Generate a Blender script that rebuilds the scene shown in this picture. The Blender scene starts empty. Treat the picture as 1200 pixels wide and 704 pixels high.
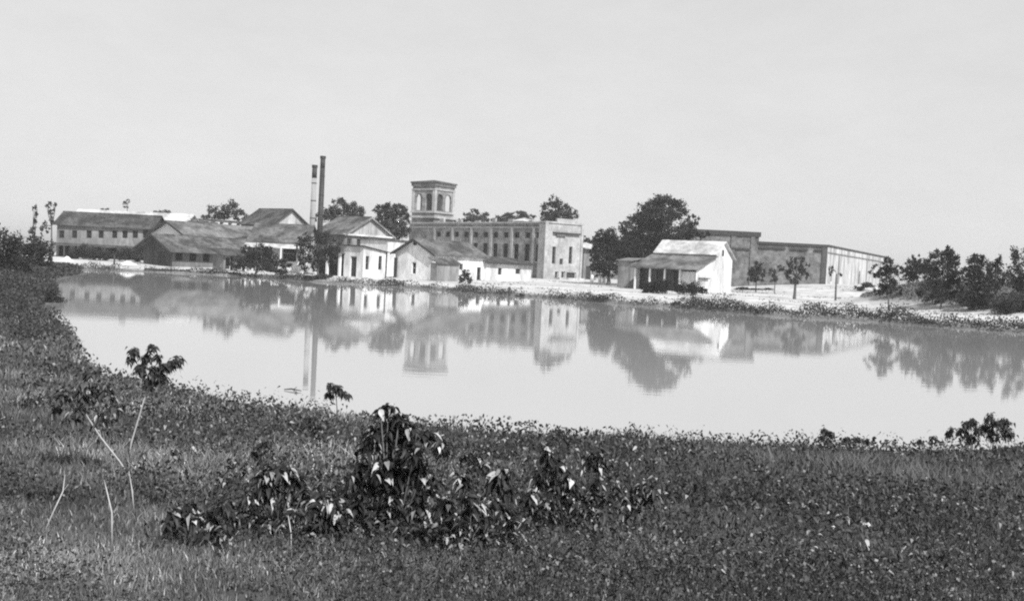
import bpy, math, random
import numpy as np
from mathutils import Vector, Matrix

random.seed(11); rng = np.random.default_rng(11)
SC = bpy.context.scene
COL = SC.collection

# ------------------------------------------------------------------ camera
F = 1287.0; CAMH = 3.3
cam_data = bpy.data.cameras.new("camera"); cam = bpy.data.objects.new("camera", cam_data)
COL.objects.link(cam); SC.camera = cam
cam_data.sensor_width = 36.0; cam_data.lens = 36.0 * F / 1200.0
cam_data.clip_start = 0.1; cam_data.clip_end = 20000
PITCH, ROLL = math.radians(1.78), math.radians(2.8)
CR = Matrix.Rotation(math.pi/2 - PITCH, 4, 'X') @ Matrix.Rotation(ROLL, 4, 'Z')
cam.matrix_world = Matrix.Translation((0, 0, CAMH)) @ CR
SC.cycles.pixel_filter_type = 'BLACKMAN_HARRIS'
SC.cycles.filter_width = 2.1
SC.cycles.max_bounces = 6
SC.cycles.diffuse_bounces = 2
SC.cycles.use_denoising = False

# ------------------------------------------------------------------ sky and sun
SUN_AZ = math.atan2(0.54, -0.84)          # clockwise from +Y
SUN_EL = math.radians(44)
wd = bpy.data.worlds.new("World"); SC.world = wd; wd.use_nodes = True
nt = wd.node_tree; nt.nodes.clear()
sky = nt.nodes.new('ShaderNodeTexSky'); sky.sky_type = 'NISHITA'; sky.sun_disc = False
sky.sun_elevation = SUN_EL; sky.sun_rotation = SUN_AZ
sky.dust_density = 0.12; sky.air_density = 1.0
sep = nt.nodes.new('ShaderNodeSeparateColor'); cmb = nt.nodes.new('ShaderNodeCombineColor')
bg = nt.nodes.new('ShaderNodeBackground'); out = nt.nodes.new('ShaderNodeOutputWorld')
nt.links.new(sky.outputs[0], sep.inputs[0])
w1_ = nt.nodes.new('ShaderNodeMath'); w1_.operation = 'MULTIPLY'; w1_.inputs[1].default_value = .65      # blue-sensitive plate
w2_ = nt.nodes.new('ShaderNodeMath'); w2_.operation = 'MULTIPLY_ADD'; w2_.inputs[1].default_value = .35
nt.links.new(sep.outputs[2], w1_.inputs[0]); nt.links.new(sep.outputs[1], w2_.inputs[0]); nt.links.new(w1_.outputs[0], w2_.inputs[2])
pw_ = nt.nodes.new('ShaderNodeMath'); pw_.operation = 'POWER'; pw_.inputs[1].default_value = .22
nt.links.new(w2_.outputs[0], pw_.inputs[0])
mx = nt.nodes.new('ShaderNodeMath'); mx.operation = 'MULTIPLY'; mx.inputs[1].default_value = 4.2
nt.links.new(pw_.outputs[0], mx.inputs[0])
# faint high haze cloud, hardly there
tc_ = nt.nodes.new('ShaderNodeTexCoord'); mp_ = nt.nodes.new('ShaderNodeMapping'); mp_.inputs['Scale'].default_value = (1, 1, 2.5)
nz_ = nt.nodes.new('ShaderNodeTexNoise'); nz_.inputs['Scale'].default_value = 5; nz_.inputs['Detail'].default_value = 10; nz_.inputs['Roughness'].default_value = .75
mr_ = nt.nodes.new('ShaderNodeMapRange'); mr_.inputs['From Min'].default_value = .3; mr_.inputs['From Max'].default_value = .7; mr_.inputs['To Min'].default_value = .955; mr_.inputs['To Max'].default_value = 1.045
mm_ = nt.nodes.new('ShaderNodeMath'); mm_.operation = 'MULTIPLY'
nt.links.new(tc_.outputs['Generated'], mp_.inputs[0]); nt.links.new(mp_.outputs[0], nz_.inputs[0]); nt.links.new(nz_.outputs[0], mr_.inputs[0])
nt.links.new(mr_.outputs[0], mm_.inputs[0]); nt.links.new(mx.outputs[0], mm_.inputs[1])
for i in range(3): nt.links.new(mm_.outputs[0], cmb.inputs[i])
nt.links.new(cmb.outputs[0], bg.inputs[0]); bg.inputs[1].default_value = 0.11
nt.links.new(bg.outputs[0], out.inputs[0])
sd = bpy.data.lights.new("sun", 'SUN'); sun = bpy.data.objects.new("sun", sd); COL.objects.link(sun)
sd.energy = 4.6; sd.angle = math.radians(0.6); sd.color = (1, 1, 1)
S = Vector((math.sin(SUN_AZ)*math.cos(SUN_EL), math.cos(SUN_AZ)*math.cos(SUN_EL), math.sin(SUN_EL)))
sun.rotation_euler = S.to_track_quat('Z', 'Y').to_euler()
sun.location = (60, -60, 80)
SC.view_settings.view_transform = 'Standard'; SC.view_settings.look = 'None'
SC.view_settings.exposure = 0.15; SC.view_settings.gamma = 1.0

# ------------------------------------------------------------------ photo measurements to world
CR3 = np.array(CR.to_3x3())
def ray(px, py): return CR3 @ np.array([(px-600)/F, -(py-352)/F, -1.0])
def wp(px, py, Y):
    d = ray(px, py); t = Y/d[1]; return Vector((d[0]*t, Y, CAMH + d[2]*t))
def proj(p):
    q = CR3.T @ (np.array(p) - np.array([0, 0, CAMH])); return (600 + F*q[0]/-q[2], 352 - F*q[1]/-q[2])
def bis(f, lo, hi, n=50):
    flo = f(lo)
    for _ in range(n):
        m = (lo+hi)/2
        if (f(m) > 0) == (flo > 0): lo = m
        else: hi = m
    return (lo+hi)/2
def xcol(px, Y, z=2.0): return bis(lambda x: proj((x, Y, z))[0]-px, -3*Y, 3*Y)
def along(C, a, px, z=3.0, hi=120): return bis(lambda s: proj((C[0]+a[0]*s, C[1]+a[1]*s, z))[0]-px, 0.0, hi)
def zat(x, y, py): return bis(lambda z: proj((x, y, z))[1]-py, -40, 80)
def hit0(px, py, z=0.0):
    d = ray(px, py); t = (z-CAMH)/d[2]; return (d[0]*t, d[1]*t)

# ------------------------------------------------------------------ pond outline and terrain
near = [hit0(*p) for p in [(84, 398), (96, 424), (130, 447), (200, 463), (300, 479), (400, 494), (500, 506), (600, 515), (700, 520), (800, 524), (900, 528), (1000, 531), (1060, 532), (1130, 531), (1200, 528), (1290, 524)]]
far = [hit0(*p) for p in [(1300, 397), (1170, 388), (1100, 383), (1044, 378), (980, 374.5), (900, 370), (850, 365.5), (800, 361), (740, 357.5), (700, 354), (640, 349), (600, 346.5), (560, 343.5), (500, 338.5), (440, 334.5), (370, 330.5), (330, 327), (290, 324.3), (250, 322), (190, 319.2), (140, 317), (80, 315)]]
right_side = [(19, 25), (30, 27), (60, 30), (110, 40), (120, 60), (70, 74)]
left_side = [(-50, 128), (-42, 100), (-31, 75), (-22.5, 52)]
POND = np.array(near + right_side + far + left_side)
def seg_dist(P, poly):
    A = poly; B = np.roll(poly, -1, 0)
    best = np.full(len(P), 1e9); ins = np.zeros(len(P), bool)
    for a, b in zip(A, B):
        ab = b-a; t = np.clip(((P-a) @ ab)/(ab @ ab), 0, 1)
        best = np.minimum(best, np.hypot(*(P - (a + t[:, None]*ab)).T))
        c = ((a[1] > P[:, 1]) != (b[1] > P[:, 1]))
        with np.errstate(divide='ignore', invalid='ignore'):
            xi = (b[0]-a[0])*(P[:, 1]-a[1])/(b[1]-a[1]) + a[0]
        ins ^= c & (P[:, 0] < xi)
    return np.where(ins, -best, best)
def sm(t): t = np.clip(t, 0, 1); return t*t*(3-2*t)
def wob(x, y): return (np.sin(x*1.3+y*.7)*.5 + np.sin(x*.6-y*1.7+1)*.5 + np.sin(x*2.9+y*2.3+2)*.25)
def knoll(x, y):
    return sm((24 - np.hypot((x-70), (y-126)*.95) + 1.5*np.sin(y*.2))/14 + .55)
def ground_z(x, y):
    x = np.atleast_1d(np.asarray(x, float)); y = np.atleast_1d(np.asarray(y, float))
    d = seg_dist(np.stack([x, y], 1), POND)
    d = d + .22*wob(x*1.1, y*1.1)*np.clip(np.abs(y)/30, .5, 2)
    zn = 0.10*sm(d/.5) + .078*np.clip(d, 0, 60)**.98 + .035*wob(x, y)*np.clip(d/3, 0, 1)
    zn = np.minimum(zn, 2.4+.1*np.sin(x*.1))
    zf = .28*sm(d/1.2) + .35*sm((d-1)/9) + .3*sm((d-8)/30) + .4*sm((y-165)/40) + 1.6*sm((x-32)/26)*sm((y-140)/50)
    zf = zf + 2.9*knoll(x, y)*sm(d/10) + .05*wob(x*.3, y*.3)*np.clip(d/4, 0, 1)
    zf = np.where(y > 300, zf + (0 - zf + 2.2)*sm((y-300)/200), zf)
    w = sm((y-50)/25)                      # near bank profile -> far bank profile
    z = zn*(1-w) + zf*w
    return np.where(d < 0, -.9*sm(-d/4) - .02, z)
def gz(x, y): return float(ground_z(x, y)[0])
def hit(px, py):
    d = ray(px, py); t = 3.0; prev = t; k_ = 1.07 if py > 480 else 1.02
    while t < 400:
        if CAMH + d[2]*t < gz(d[0]*t, d[1]*t): break
        prev = t; t *= k_
    for _ in range(12):
        m = (prev+t)/2
        if CAMH + d[2]*m < gz(d[0]*m, d[1]*m): t = m
        else: prev = m
    return Vector((d[0]*t, d[1]*t, gz(d[0]*t, d[1]*t)))

# ------------------------------------------------------------------ materials (the plate is monochrome)
MATS = {}
def mat(name, v, rough=.85, var=.25, scale=1.0, spec=.25, bump=0, stretch=(1, 1, 1), attr=None, blotch=0, wave=None, brick=None, trans=0):
    m = bpy.data.materials.new(name); m.use_nodes = True; t = m.node_tree; b = t.nodes['Principled BSDF']
    N = t.nodes.new; L = t.links.new
    b.inputs['Roughness'].default_value = rough; b.inputs['Specular IOR Level'].default_value = spec
    tc = N('ShaderNodeTexCoord'); mp = N('ShaderNodeMapping'); mp.inputs['Scale'].default_value = stretch
    L(tc.outputs['Object'], mp.inputs[0])
    ns = N('ShaderNodeTexNoise'); ns.inputs['Scale'].default_value = scale; ns.inputs['Detail'].default_value = 8; ns.inputs['Roughness'].default_value = .65
    L(mp.outputs[0], ns.inputs[0])
    mr = N('ShaderNodeMapRange'); mr.inputs['From Min'].default_value = .3; mr.inputs['From Max'].default_value = .7
    mr.inputs['To Min'].default_value = 1-var; mr.inputs['To Max'].default_value = 1+var
    L(ns.outputs[0], mr.inputs[0])
    cur = mr.outputs[0]
    def mul(a, bsock):
        q = N('ShaderNodeMath'); q.operation = 'MULTIPLY'; L(a, q.inputs[0])
        if isinstance(bsock, float): q.inputs[1].default_value = bsock
        else: L(bsock, q.inputs[1])
        return q.outputs[0]
    if blotch:
        n2 = N('ShaderNodeTexNoise'); n2.inputs['Scale'].default_value = scale*.23; n2.inputs['Detail'].default_value = 4
        L(mp.outputs[0], n2.inputs[0]); r2 = N('ShaderNodeMapRange'); r2.inputs['From Min'].default_value = .38; r2.inputs['From Max'].default_value = .62
        r2.inputs['To Min'].default_value = 1-blotch; r2.inputs['To Max'].default_value = 1+blotch*.6
        L(n2.outputs[0], r2.inputs[0]); cur = mul(cur, r2.outputs[0])
    if wave:
        wv = N('ShaderNodeTexWave'); wv.bands_direction = wave[0]; wv.inputs['Scale'].default_value = wave[1]; wv.inputs['Distortion'].default_value = .6
        wv.inputs['Detail'].default_value = 2
        L(tc.outputs['Object'], wv.inputs[0]); r3 = N('ShaderNodeMapRange'); r3.inputs['To Min'].default_value = 1-wave[2]; r3.inputs['To Max'].default_value = 1.05
        L(wv.outputs[1], r3.inputs[0]); cur = mul(cur, r3.outputs[0])
    if attr:
        at = N('ShaderNodeAttribute'); at.attribute_name = attr; cur = mul(cur, at.outputs['Fac'])
    else: cur = mul(cur, float(v))
    cc = N('ShaderNodeCombineColor')
    for i in range(3): L(cur, cc.inputs[i])
    L(cc.outputs[0], b.inputs['Base Color'])
    if bump:
        bp = N('ShaderNodeBump'); bp.inputs['Strength'].default_value = bump; bp.inputs['Distance'].default_value = .1
        L(ns.outputs[0], bp.inputs['Height']); L(bp.outputs[0], b.inputs['Normal'])
    if trans:
        tr = N('ShaderNodeBsdfTranslucent'); L(cc.outputs[0], tr.inputs[0]); ad = N('ShaderNodeMixShader'); ad.inputs[0].default_value = trans
        o = t.nodes['Material Output']; L(b.outputs[0], ad.inputs[1]); L(tr.outputs[0], ad.inputs[2]); L(ad.outputs[0], o.inputs[0])
    MATS[name] = m; return m
mat('brick', .25, var=.5, scale=1.6, blotch=.35, bump=.3)
mat('brick_dark', .15, var=.5, scale=1.5, blotch=.35, bump=.3)
mat('brick_trim', .40, var=.28, scale=1.8, blotch=.18)
mat('limewash', .68, var=.26, scale=1.9, blotch=.28, stretch=(1, 1, .35))
mat('limewash_dull', .46, var=.34, scale=1.9, blotch=.34, stretch=(1, 1, .3))
mat('plaster_grey', .25, var=.34, scale=1.6, blotch=.34, stretch=(1, 1, .35))
mat('board_grey', .18, var=.25, scale=2.2, blotch=.25, stretch=(1, 1, .2))
mat('board_dark', .07, var=.35, scale=2.2, blotch=.25, stretch=(1, 1, .25))
mat('shingle', .075, var=.6, scale=1.8, blotch=.5, bump=.4)
mat('shingle_pale', .11, var=.6, scale=1.8, blotch=.5, bump=.4)
mat('tin_roof', .52, rough=.6, var=.35, scale=1.6, blotch=.32, stretch=(1, 1, 1))
mat('tin_roof_old', .15, rough=.7, var=.5, scale=1.8, blotch=.5)
mat('dark_timber', .05, var=.3, scale=3)
mat('pane', .018, rough=.35, spec=.3, var=.4, scale=2)
mat('white_timber', .75, var=.1, scale=3)
mat('iron', .045, rough=.6, var=.35, scale=1.0, blotch=.2)
mat('stack_brick', .36, var=.25, scale=.7, blotch=.25, stretch=(1, 1, .3))
mat('bark', .10, var=.35, scale=5, stretch=(1, 1, .3))
mat('bark_pale', .42, var=.25, scale=8, stretch=(1, 1, .3))
mat('tree_leaf', 1, attr='tone', var=.2, scale=.5, rough=.8, spec=.15, trans=.15)
mat('weed_leaf', 1, attr='tone', var=.3, scale=9, rough=.5, spec=.25, trans=.15)
mat('grass_blade', 1, attr='tone', var=.3, scale=1.2, rough=.9, spec=.1, trans=.2)
mat('ground', 1, attr='tone', var=.3, scale=1.4, rough=.95, spec=.1, bump=.5, blotch=.15)
mat('white_card', .8, var=.05, scale=10)
# water: silty pond, nearly still
m = bpy.data.materials.new('water'); m.use_nodes = True; t = m.node_tree; b = t.nodes['Principled BSDF']
b.inputs['Base Color'].default_value = (.40, .40, .40, 1); b.inputs['Roughness'].default_value = .02; b.inputs['IOR'].default_value = 1.5
b.inputs['Specular IOR Level'].default_value = 1.0
tc = t.nodes.new('ShaderNodeTexCoord'); mp = t.nodes.new('ShaderNodeMapping'); mp.inputs['Scale'].default_value = (.35, 1.2, 1)
n1 = t.nodes.new('ShaderNodeTexNoise'); n1.inputs['Scale'].default_value = 1.6; n1.inputs['Detail'].default_value = 5
n2 = t.nodes.new('ShaderNodeTexNoise'); n2.inputs['Scale'].default_value = .06; n2.inputs['Detail'].default_value = 2
mm = t.nodes.new('ShaderNodeMath'); mm.operation = 'MULTIPLY'
bp = t.nodes.new('ShaderNodeBump'); bp.inputs['Strength'].default_value = .12; bp.inputs['Distance'].default_value = .03
t.links.new(tc.outputs['Object'], mp.inputs[0]); t.links.new(mp.outputs[0], n1.inputs[0]); t.links.new(tc.outputs['Object'], n2.inputs[0])
t.links.new(n1.outputs[0], mm.inputs[0]); t.links.new(n2.outputs[0], mm.inputs[1]); t.links.new(mm.outputs[0], bp.inputs['Height']); t.links.new(bp.outputs[0], b.inputs['Normal'])
MATS['water'] = m

# ------------------------------------------------------------------ mesh helpers
class MB:
    def __init__(s): s.v = []; s.f = []
    def face(s, pts): n = len(s.v); s.v += [tuple(p) for p in pts]; s.f.append(tuple(range(n, n+len(pts))))
    def hexa(s, p):      # p: 4 bottom + 4 top points
        n = len(s.v); s.v += [tuple(q) for q in p]
        for f in ((3, 2, 1, 0), (4, 5, 6, 7), (0, 1, 5, 4), (1, 2, 6, 5), (2, 3, 7, 6), (3, 0, 4, 7)): s.f.append(tuple(n+i for i in f))
    def tube(s, pts, rad, k=8, cap=True):
        pts = [Vector(p) for p in pts]; n = len(s.v)
        for i, p in enumerate(pts):
            d = (pts[min(i+1, len(pts)-1)] - pts[max(i-1, 0)]).normalized()
            u = d.orthogonal().normalized() if abs(d.z) < .9 else Vector((1, 0, 0)); u = (u - d*u.dot(d)).normalized(); w = d.cross(u)
            for j in range(k):
                a = 2*math.pi*j/k; s.v.append(tuple(p + (u*math.cos(a)+w*math.sin(a))*rad[i]))
        for i in range(len(pts)-1):
            for j in range(k): s.f.append((n+i*k+j, n+i*k+(j+1) % k, n+(i+1)*k+(j+1) % k, n+(i+1)*k+j))
        if cap:
            s.f.append(tuple(n+j for j in range(k))[::-1]); s.f.append(tuple(n+(len(pts)-1)*k+j for j in range(k)))
    def build(s, name, material, parent=None, smooth=False):
        me = bpy.data.meshes.new(name); me.from_pydata(s.v, [], s.f); me.update()
        if smooth: me.polygons.foreach_set('use_smooth', [True]*len(me.polygons))
        me.materials.append(MATS[material]); o = bpy.data.objects.new(name, me); COL.objects.link(o)
        if parent is not None:
            o.parent = parent
            o.matrix_parent_inverse = Matrix.Translation(-parent.location)
        return o
def np_mesh(name, verts, faces, material, tone=None, parent=None, smooth=False):
    """verts Nx3, faces MxK (same K); tone per vertex"""
    me = bpy.data.meshes.new(name); k = faces.shape[1]
    me.vertices.add(len(verts)); me.vertices.foreach_set('co', verts.astype(np.float32).ravel())
    me.loops.add(faces.size); me.loops.foreach_set('vertex_index', faces.astype(np.int32).ravel())
    me.polygons.add(len(faces)); me.polygons.foreach_set('loop_start', np.arange(0, faces.size, k, dtype=np.int32))
    try: me.polygons.foreach_set('loop_total', np.full(len(faces), k, dtype=np.int32))
    except Exception: pass
    me.update(calc_edges=True)
    if smooth: me.polygons.foreach_set('use_smooth', np.ones(len(faces), bool))
    if tone is not None:
        a = me.attributes.new('tone', 'FLOAT', 'POINT'); a.data.foreach_set('value', tone.astype(np.float32))
    me.materials.append(MATS[material]); o = bpy.data.objects.new(name, me); COL.objects.link(o)
    if parent is not None:
        o.parent = parent; o.matrix_parent_inverse = Matrix.Translation(-parent.location)
    return o
def thing(name, label, cat, loc, group=None):
    o = bpy.data.objects.new(name, None); COL.objects.link(o); o.location = loc; o.empty_display_size = .5
    o['label'] = label; o['category'] = cat
    if group: o['group'] = group
    return o
def tag(o, label, cat, group=None):
    o['label'] = label; o['category'] = cat
    if group: o['group'] = group
    return o

# ------------------------------------------------------------------ ground sheet and water
def axis(dense, lo, hi):
    a = [0.0]; x = 0.0
    return a
ys = np.concatenate([np.arange(-30, 2, 2.0), np.arange(2, 40, .35), np.arange(40, 140, 1.0), np.arange(140, 300, 2.5), np.arange(300, 800, 25), np.array([900, 1200, 1800, 2800, 4500, 7000])])
xs = np.concatenate([-np.array([6000, 3500, 2000, 1200, 800, 500, 350, 250]), np.arange(-180, -60, 4.0), np.arange(-60, -16, 1.0), np.arange(-16, 18, .35), np.arange(18, 125, 1.0), np.arange(125, 200, 5.0), np.array([250, 350, 500, 800, 1200, 2000, 3500, 6000])])
GX, GY = np.meshgrid(xs, ys); P = np.stack([GX.ravel(), GY.ravel()], 1)
Z = ground_z(P[:, 0], P[:, 1]); D = seg_dist(P, POND)
fi = (np.arange(len(ys)-1)[:, None]*len(xs) + np.arange(len(xs)-1)[None, :]).ravel()
faces = np.stack([fi, fi+1, fi+len(xs)+1, fi+len(xs)], 1)
nearb = .10 + .05*wob(P[:, 0]*.8, P[:, 1]*.8) + .03*wob(P[:, 0]*2.1, P[:, 1]*2.1)
sand = .52 + .07*wob(P[:, 0]*.25, P[:, 1]*.25) + .06*wob(P[:, 0]*.9+2, P[:, 1]*.6)
edge = sm((D-.3)/3.0)                           # damp dark soil at the waterline
farb = .16*(1-edge) + sand*edge
kn = knoll(P[:, 0], P[:, 1]); farb = farb*(1-sm(kn*2.2)) + .17*sm(kn*2.2)
leftw = sm((-P[:, 0] - 12)/6)*sm((135-P[:, 1])/12)*1.6     # overgrown left side
leftw = np.clip(leftw, 0, 1); farb = farb*(1-leftw) + .10*leftw
back = sm((P[:, 1]-240)/60); farb = farb*(1-back) + .14*back
w = sm((P[:, 1]-50)/25)
tone = nearb*(1-w) + farb*w
tone = np.where(D < 0, .12, tone)
g = np_mesh('ground', np.stack([P[:, 0], P[:, 1], Z], 1), faces, 'ground', tone, smooth=True); g['kind'] = 'structure'
wv = [(-70, 10, 0), (135, 10, 0), (135, 178, 0), (-70, 178, 0)]
b_ = MB(); b_.face(wv); o = b_.build('pond_water', 'water'); o['kind'] = 'structure'

# still summer air over the pond
hz = MB(); hz.hexa([(-6100, -60, -3), (6100, -60, -3), (6100, 7100, -3), (-6100, 7100, -3), (-6100, -60, 27), (6100, -60, 27), (6100, 7100, 27), (-6100, 7100, 27)])
hm = bpy.data.materials.new('haze'); hm.use_nodes = True; ht = hm.node_tree; ht.nodes.clear(); vo = ht.nodes.new('ShaderNodeVolumePrincipled'); ho = ht.nodes.new('ShaderNodeOutputMaterial')
vo.inputs['Color'].default_value = (1, 1, 1, 1); vo.inputs['Density'].default_value = .0004; vo.inputs['Anisotropy'].default_value = .2
ht.links.new(vo.outputs[0], ho.inputs['Volume']); MATS['haze'] = hm
hzo = hz.build('haze', 'haze'); hzo['kind'] = 'stuff'; tag(hzo, 'thin pale summer haze over the pond and mill', 'haze')

# ------------------------------------------------------------------ walls with real openings
def panel(mb, O, u, L, z0, z1, opens=(), t=.3, both=False, nrm=None):
    """wall skin from O along unit u (2D), height z0..z1; opens = (u0,u1,v0,v1,rise); reveals of depth t going inwards"""
    u = Vector((u[0], u[1], 0)); n = nrm
    Pt = lambda a, z, d=0: Vector((O[0], O[1], 0)) + u*a + Vector((0, 0, z)) - n*d
    us = sorted({0, L, *[o[0] for o in opens], *[o[1] for o in opens]}); vs = sorted({z0, z1, *[o[2] for o in opens], *[o[3] for o in opens]})
    for d in ((0, t) if both else (0,)):
        for i in range(len(us)-1):
            for j in range(len(vs)-1):
                cu, cv = (us[i]+us[i+1])/2, (vs[j]+vs[j+1])/2
                if any(o[0] < cu < o[1] and o[2] < cv < o[3] for o in opens): continue
                mb.face([Pt(us[i], vs[j], d), Pt(us[i+1], vs[j], d), Pt(us[i+1], vs[j+1], d), Pt(us[i], vs[j+1], d)])
        for (a0, a1, v0, v1, r) in opens:
            if r:
                K = 8; cs = [(a0+(a1-a0)*k/K, v1-r+r*math.sqrt(max(0, 1-(2*k/K-1)**2))) for k in range(K+1)]
                for k in range(K): mb.face([Pt(cs[k][0], cs[k][1], d), Pt(cs[k+1][0], cs[k+1][1], d), Pt(cs[k+1][0], v1, d), Pt(cs[k][0], v1, d)])
    for (a0, a1, v0, v1, r) in opens:
        K = 8
        top = [(a0+(a1-a0)*k/K, v1-r+r*math.sqrt(max(0, 1-(2*k/K-1)**2))) for k in range(K+1)] if r else [(a0, v1), (a1, v1)]
        ring = [(a0, v0)] + top + [(a1, v0)]
        for k in range(len(ring)):
            p, q = ring[k], ring[(k+1) % len(ring)]
            mb.face([Pt(*p), Pt(*q), Pt(*q, t), Pt(*p, t)])
def slab(mb, pts, th):
    """pts: 4 top points ; th: thickness downwards"""
    mb.hexa([Vector(p)-Vector((0, 0, th)) for p in pts] + [Vector(p) for p in pts])
def obox(mb, O, u, v, a0, a1, b0, b1, z0, z1):
    """oriented box: O + u*[a0,a1] + v*[b0,b1]"""
    O = Vector((O[0], O[1], 0)); u = Vector((u[0], u[1], 0)); v = Vector((v[0], v[1], 0))
    q = [O+u*a0+v*b0, O+u*a1+v*b0, O+u*a1+v*b1, O+u*a0+v*b1]
    mb.hexa([p+Vector((0, 0, z0)) for p in q] + [p+Vector((0, 0, z1)) for p in q])

class Bld:
    """rectangular building: near corner C, a runs left/back (length la), b runs right/back (length lb)."""
    def __init__(s, name, label, cat, px, Y, a, b, la_px=None, lb_px=None, la=None, lb=None, group=None, z=None):
        s.C = (xcol(px, Y, z or 2.0), Y); s.a = a; s.b = b
        s.la = la if la is not None else along(s.C, a, la_px); s.lb = lb if lb is not None else along(s.C, b, lb_px)
        cx = s.C[0] + a[0]*s.la/2 + b[0]*s.lb/2; cy = s.C[1] + a[1]*s.la/2 + b[1]*s.lb/2
        s.g = gz(cx, cy) if z is None else z
        s.z0 = min(s.g, *[gz(s.C[0]+a[0]*s.la*i+b[0]*s.lb*j, s.C[1]+a[1]*s.la*i+b[1]*s.lb*j) for i in (0, 1) for j in (0, 1)]) - .4
        s.root = thing(name, label, cat, (cx, cy, s.g), group)
        s.na = Vector((-b[0], -b[1], 0)); s.nb = Vector((-a[0], -a[1], 0))     # outward normals of the a-face and b-face
        s.panes = []
    def P(s, i, j, z): return Vector((s.C[0]+s.a[0]*i+s.b[0]*j, s.C[1]+s.a[1]*i+s.b[1]*j, z))
    def zy(s, py, i=0, j=0): p = s.P(i, j, 0); return zat(p.x, p.y, py)
    def walls(s, zt, material='brick', opa=(), opb=(), t=.3, split=None):
        for face, ops, m_ in (('a', opa, material), ('b', opb, split or material)):
            mb = MB()
            if face == 'a': panel(mb, s.C, s.a, s.la, s.z0, zt, ops, t, nrm=s.na)
            else: panel(mb, s.C, s.b, s.lb, s.z0, zt, ops, t, nrm=s.nb)
            if face == 'a' or split: pass
            if face == 'a':
                mb.face([s.P(s.la, 0, s.z0), s.P(s.la, s.lb, s.z0), s.P(s.la, s.lb, zt), s.P(s.la, 0, zt)])
                mb.face([s.P(0, s.lb, s.z0), s.P(s.la, s.lb, s.z0), s.P(s.la, s.lb, zt), s.P(0, s.lb, zt)])
                if not split: keep = mb; continue
                mb.build('wall', m_, s.root)
            elif split: mb.build('wall', m_, s.root)
            else:
                n = len(keep.v); keep.v += mb.v; keep.f += [tuple(i+n for i in f) for f in mb.f]; keep.build('wall', material, s.root)
    def openings(s, face, ops, t=.3, kind='window', frame='white_timber', bars=(1, 2), d=None):
        O, u, n = (s.C, s.a, s.na) if face == 'a' else (s.C, s.b, s.nb)
        v = (-n.x, -n.y); d = d or t*.7
        for (a0, a1, v0, v1, r) in ops:
            fm = MB(); w = min(.09, (a1-a0)*.1)
            obox(fm, O, u, v, a0, a0+w, d-.06, d, v0, v1); obox(fm, O, u, v, a1-w, a1, d-.06, d, v0, v1)
            obox(fm, O, u, v, a0+w, a1-w, d-.06, d, v0, v0+w); obox(fm, O, u, v, a0+w, a1-w, d-.06, d, v1-w, v1)
            if kind == 'window':
                for i in range(1, bars[0]+1):
                    c = a0+(a1-a0)*i/(bars[0]+1); obox(fm, O, u, v, c-.025, c+.025, d-.05, d-.01, v0+w, v1-w)
                for i in range(1, bars[1]+1):
                    c = v0+(v1-v0)*i/(bars[1]+1); obox(fm, O, u, v, a0+w, a1-w, d-.048, d-.012, c-.025, c+.025)
            f = fm.build(kind, frame, s.root)
            pm = MB(); obox(pm, O, u, v, a0+.002, a1-.002, d+.002, d+.04, v0+.002, v1-.002)
            pp = pm.build('pane' if kind == 'window' else 'door_or_shade_leaf', 'pane' if kind == 'window' else 'dark_timber'); pp.parent = f  # in open bays this dark leaf stands in for the shade inside
    def sill(s, face, ops, material='brick_trim'):
        O, u, n = (s.C, s.a, s.na) if face == 'a' else (s.C, s.b, s.nb)
        for (a0, a1, v0, v1, r) in ops:
            mb = MB(); obox(mb, O, u, (n.x, n.y), a0-.12, a1+.12, -.1, .12, v0-.18, v0-.003); mb.build('sill', material, s.root)
    def gable(s, ze, zr, face='a', oh=.5, roof='shingle', wall='limewash', th=.12, asym=.5, trim=None):
        """gable triangle on `face` (a or b); ridge runs along the other direction"""
        Lg, Lr = (s.la, s.lb) if face == 'a' else (s.lb, s.la)
        pt = (lambda g, r, z: s.P(g, r, z)) if face == 'a' else (lambda g, r, z: s.P(r, g, z))
        for r in (0, Lr):
            tr = MB(); tr.face([pt(0, r, ze), pt(Lg, r, ze), pt(Lg*asym, r, zr-.02)]); tr.build('gable_wall', wall, s.root)
        k0 = (zr-ze)/(Lg*asym); k1 = (zr-ze)/(Lg*(1-asym)); e = .04
        mb = MB()
        slab(mb, [pt(Lg*asym, -oh, zr+e+th), pt(Lg*asym, Lr+oh, zr+e+th), pt(-oh, Lr+oh, ze-k0*oh+e+th), pt(-oh, -oh, ze-k0*oh+e+th)], th)
        slab(mb, [pt(Lg*asym, -oh, zr+e+th), pt(Lg*asym, Lr+oh, zr+e+th), pt(Lg+oh, Lr+oh, ze-k1*oh+e+th), pt(Lg+oh, -oh, ze-k1*oh+e+th)], th)
        rf = mb.build('roof', roof, s.root)
        if trim:
            tm = MB()
            for g0, g1, z0_, z1_ in ((-oh, Lg*asym, ze-k0*oh, zr), (Lg*asym, Lg+oh, zr, ze-k1*oh)):
                q = [pt(g0, -oh-.06, z0_+e-.16), pt(g1, -oh-.06, z1_+e-.16), pt(g1, -oh-.003, z1_+e-.16), pt(g0, -oh-.003, z0_+e-.16)]
                tm.hexa(q + [p+Vector((0, 0, .16+th+.03)) for p in q])
            o = tm.build('verge_board', trim); o.parent = rf
        rc = MB(); rc.tube([pt(Lg*asym, -oh, zr+e+th), pt(Lg*asym, Lr+oh, zr+e+th)], [.09, .09], 6)
        o = rc.build('ridge_cap', roof); o.parent = rf
        return rf
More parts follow.
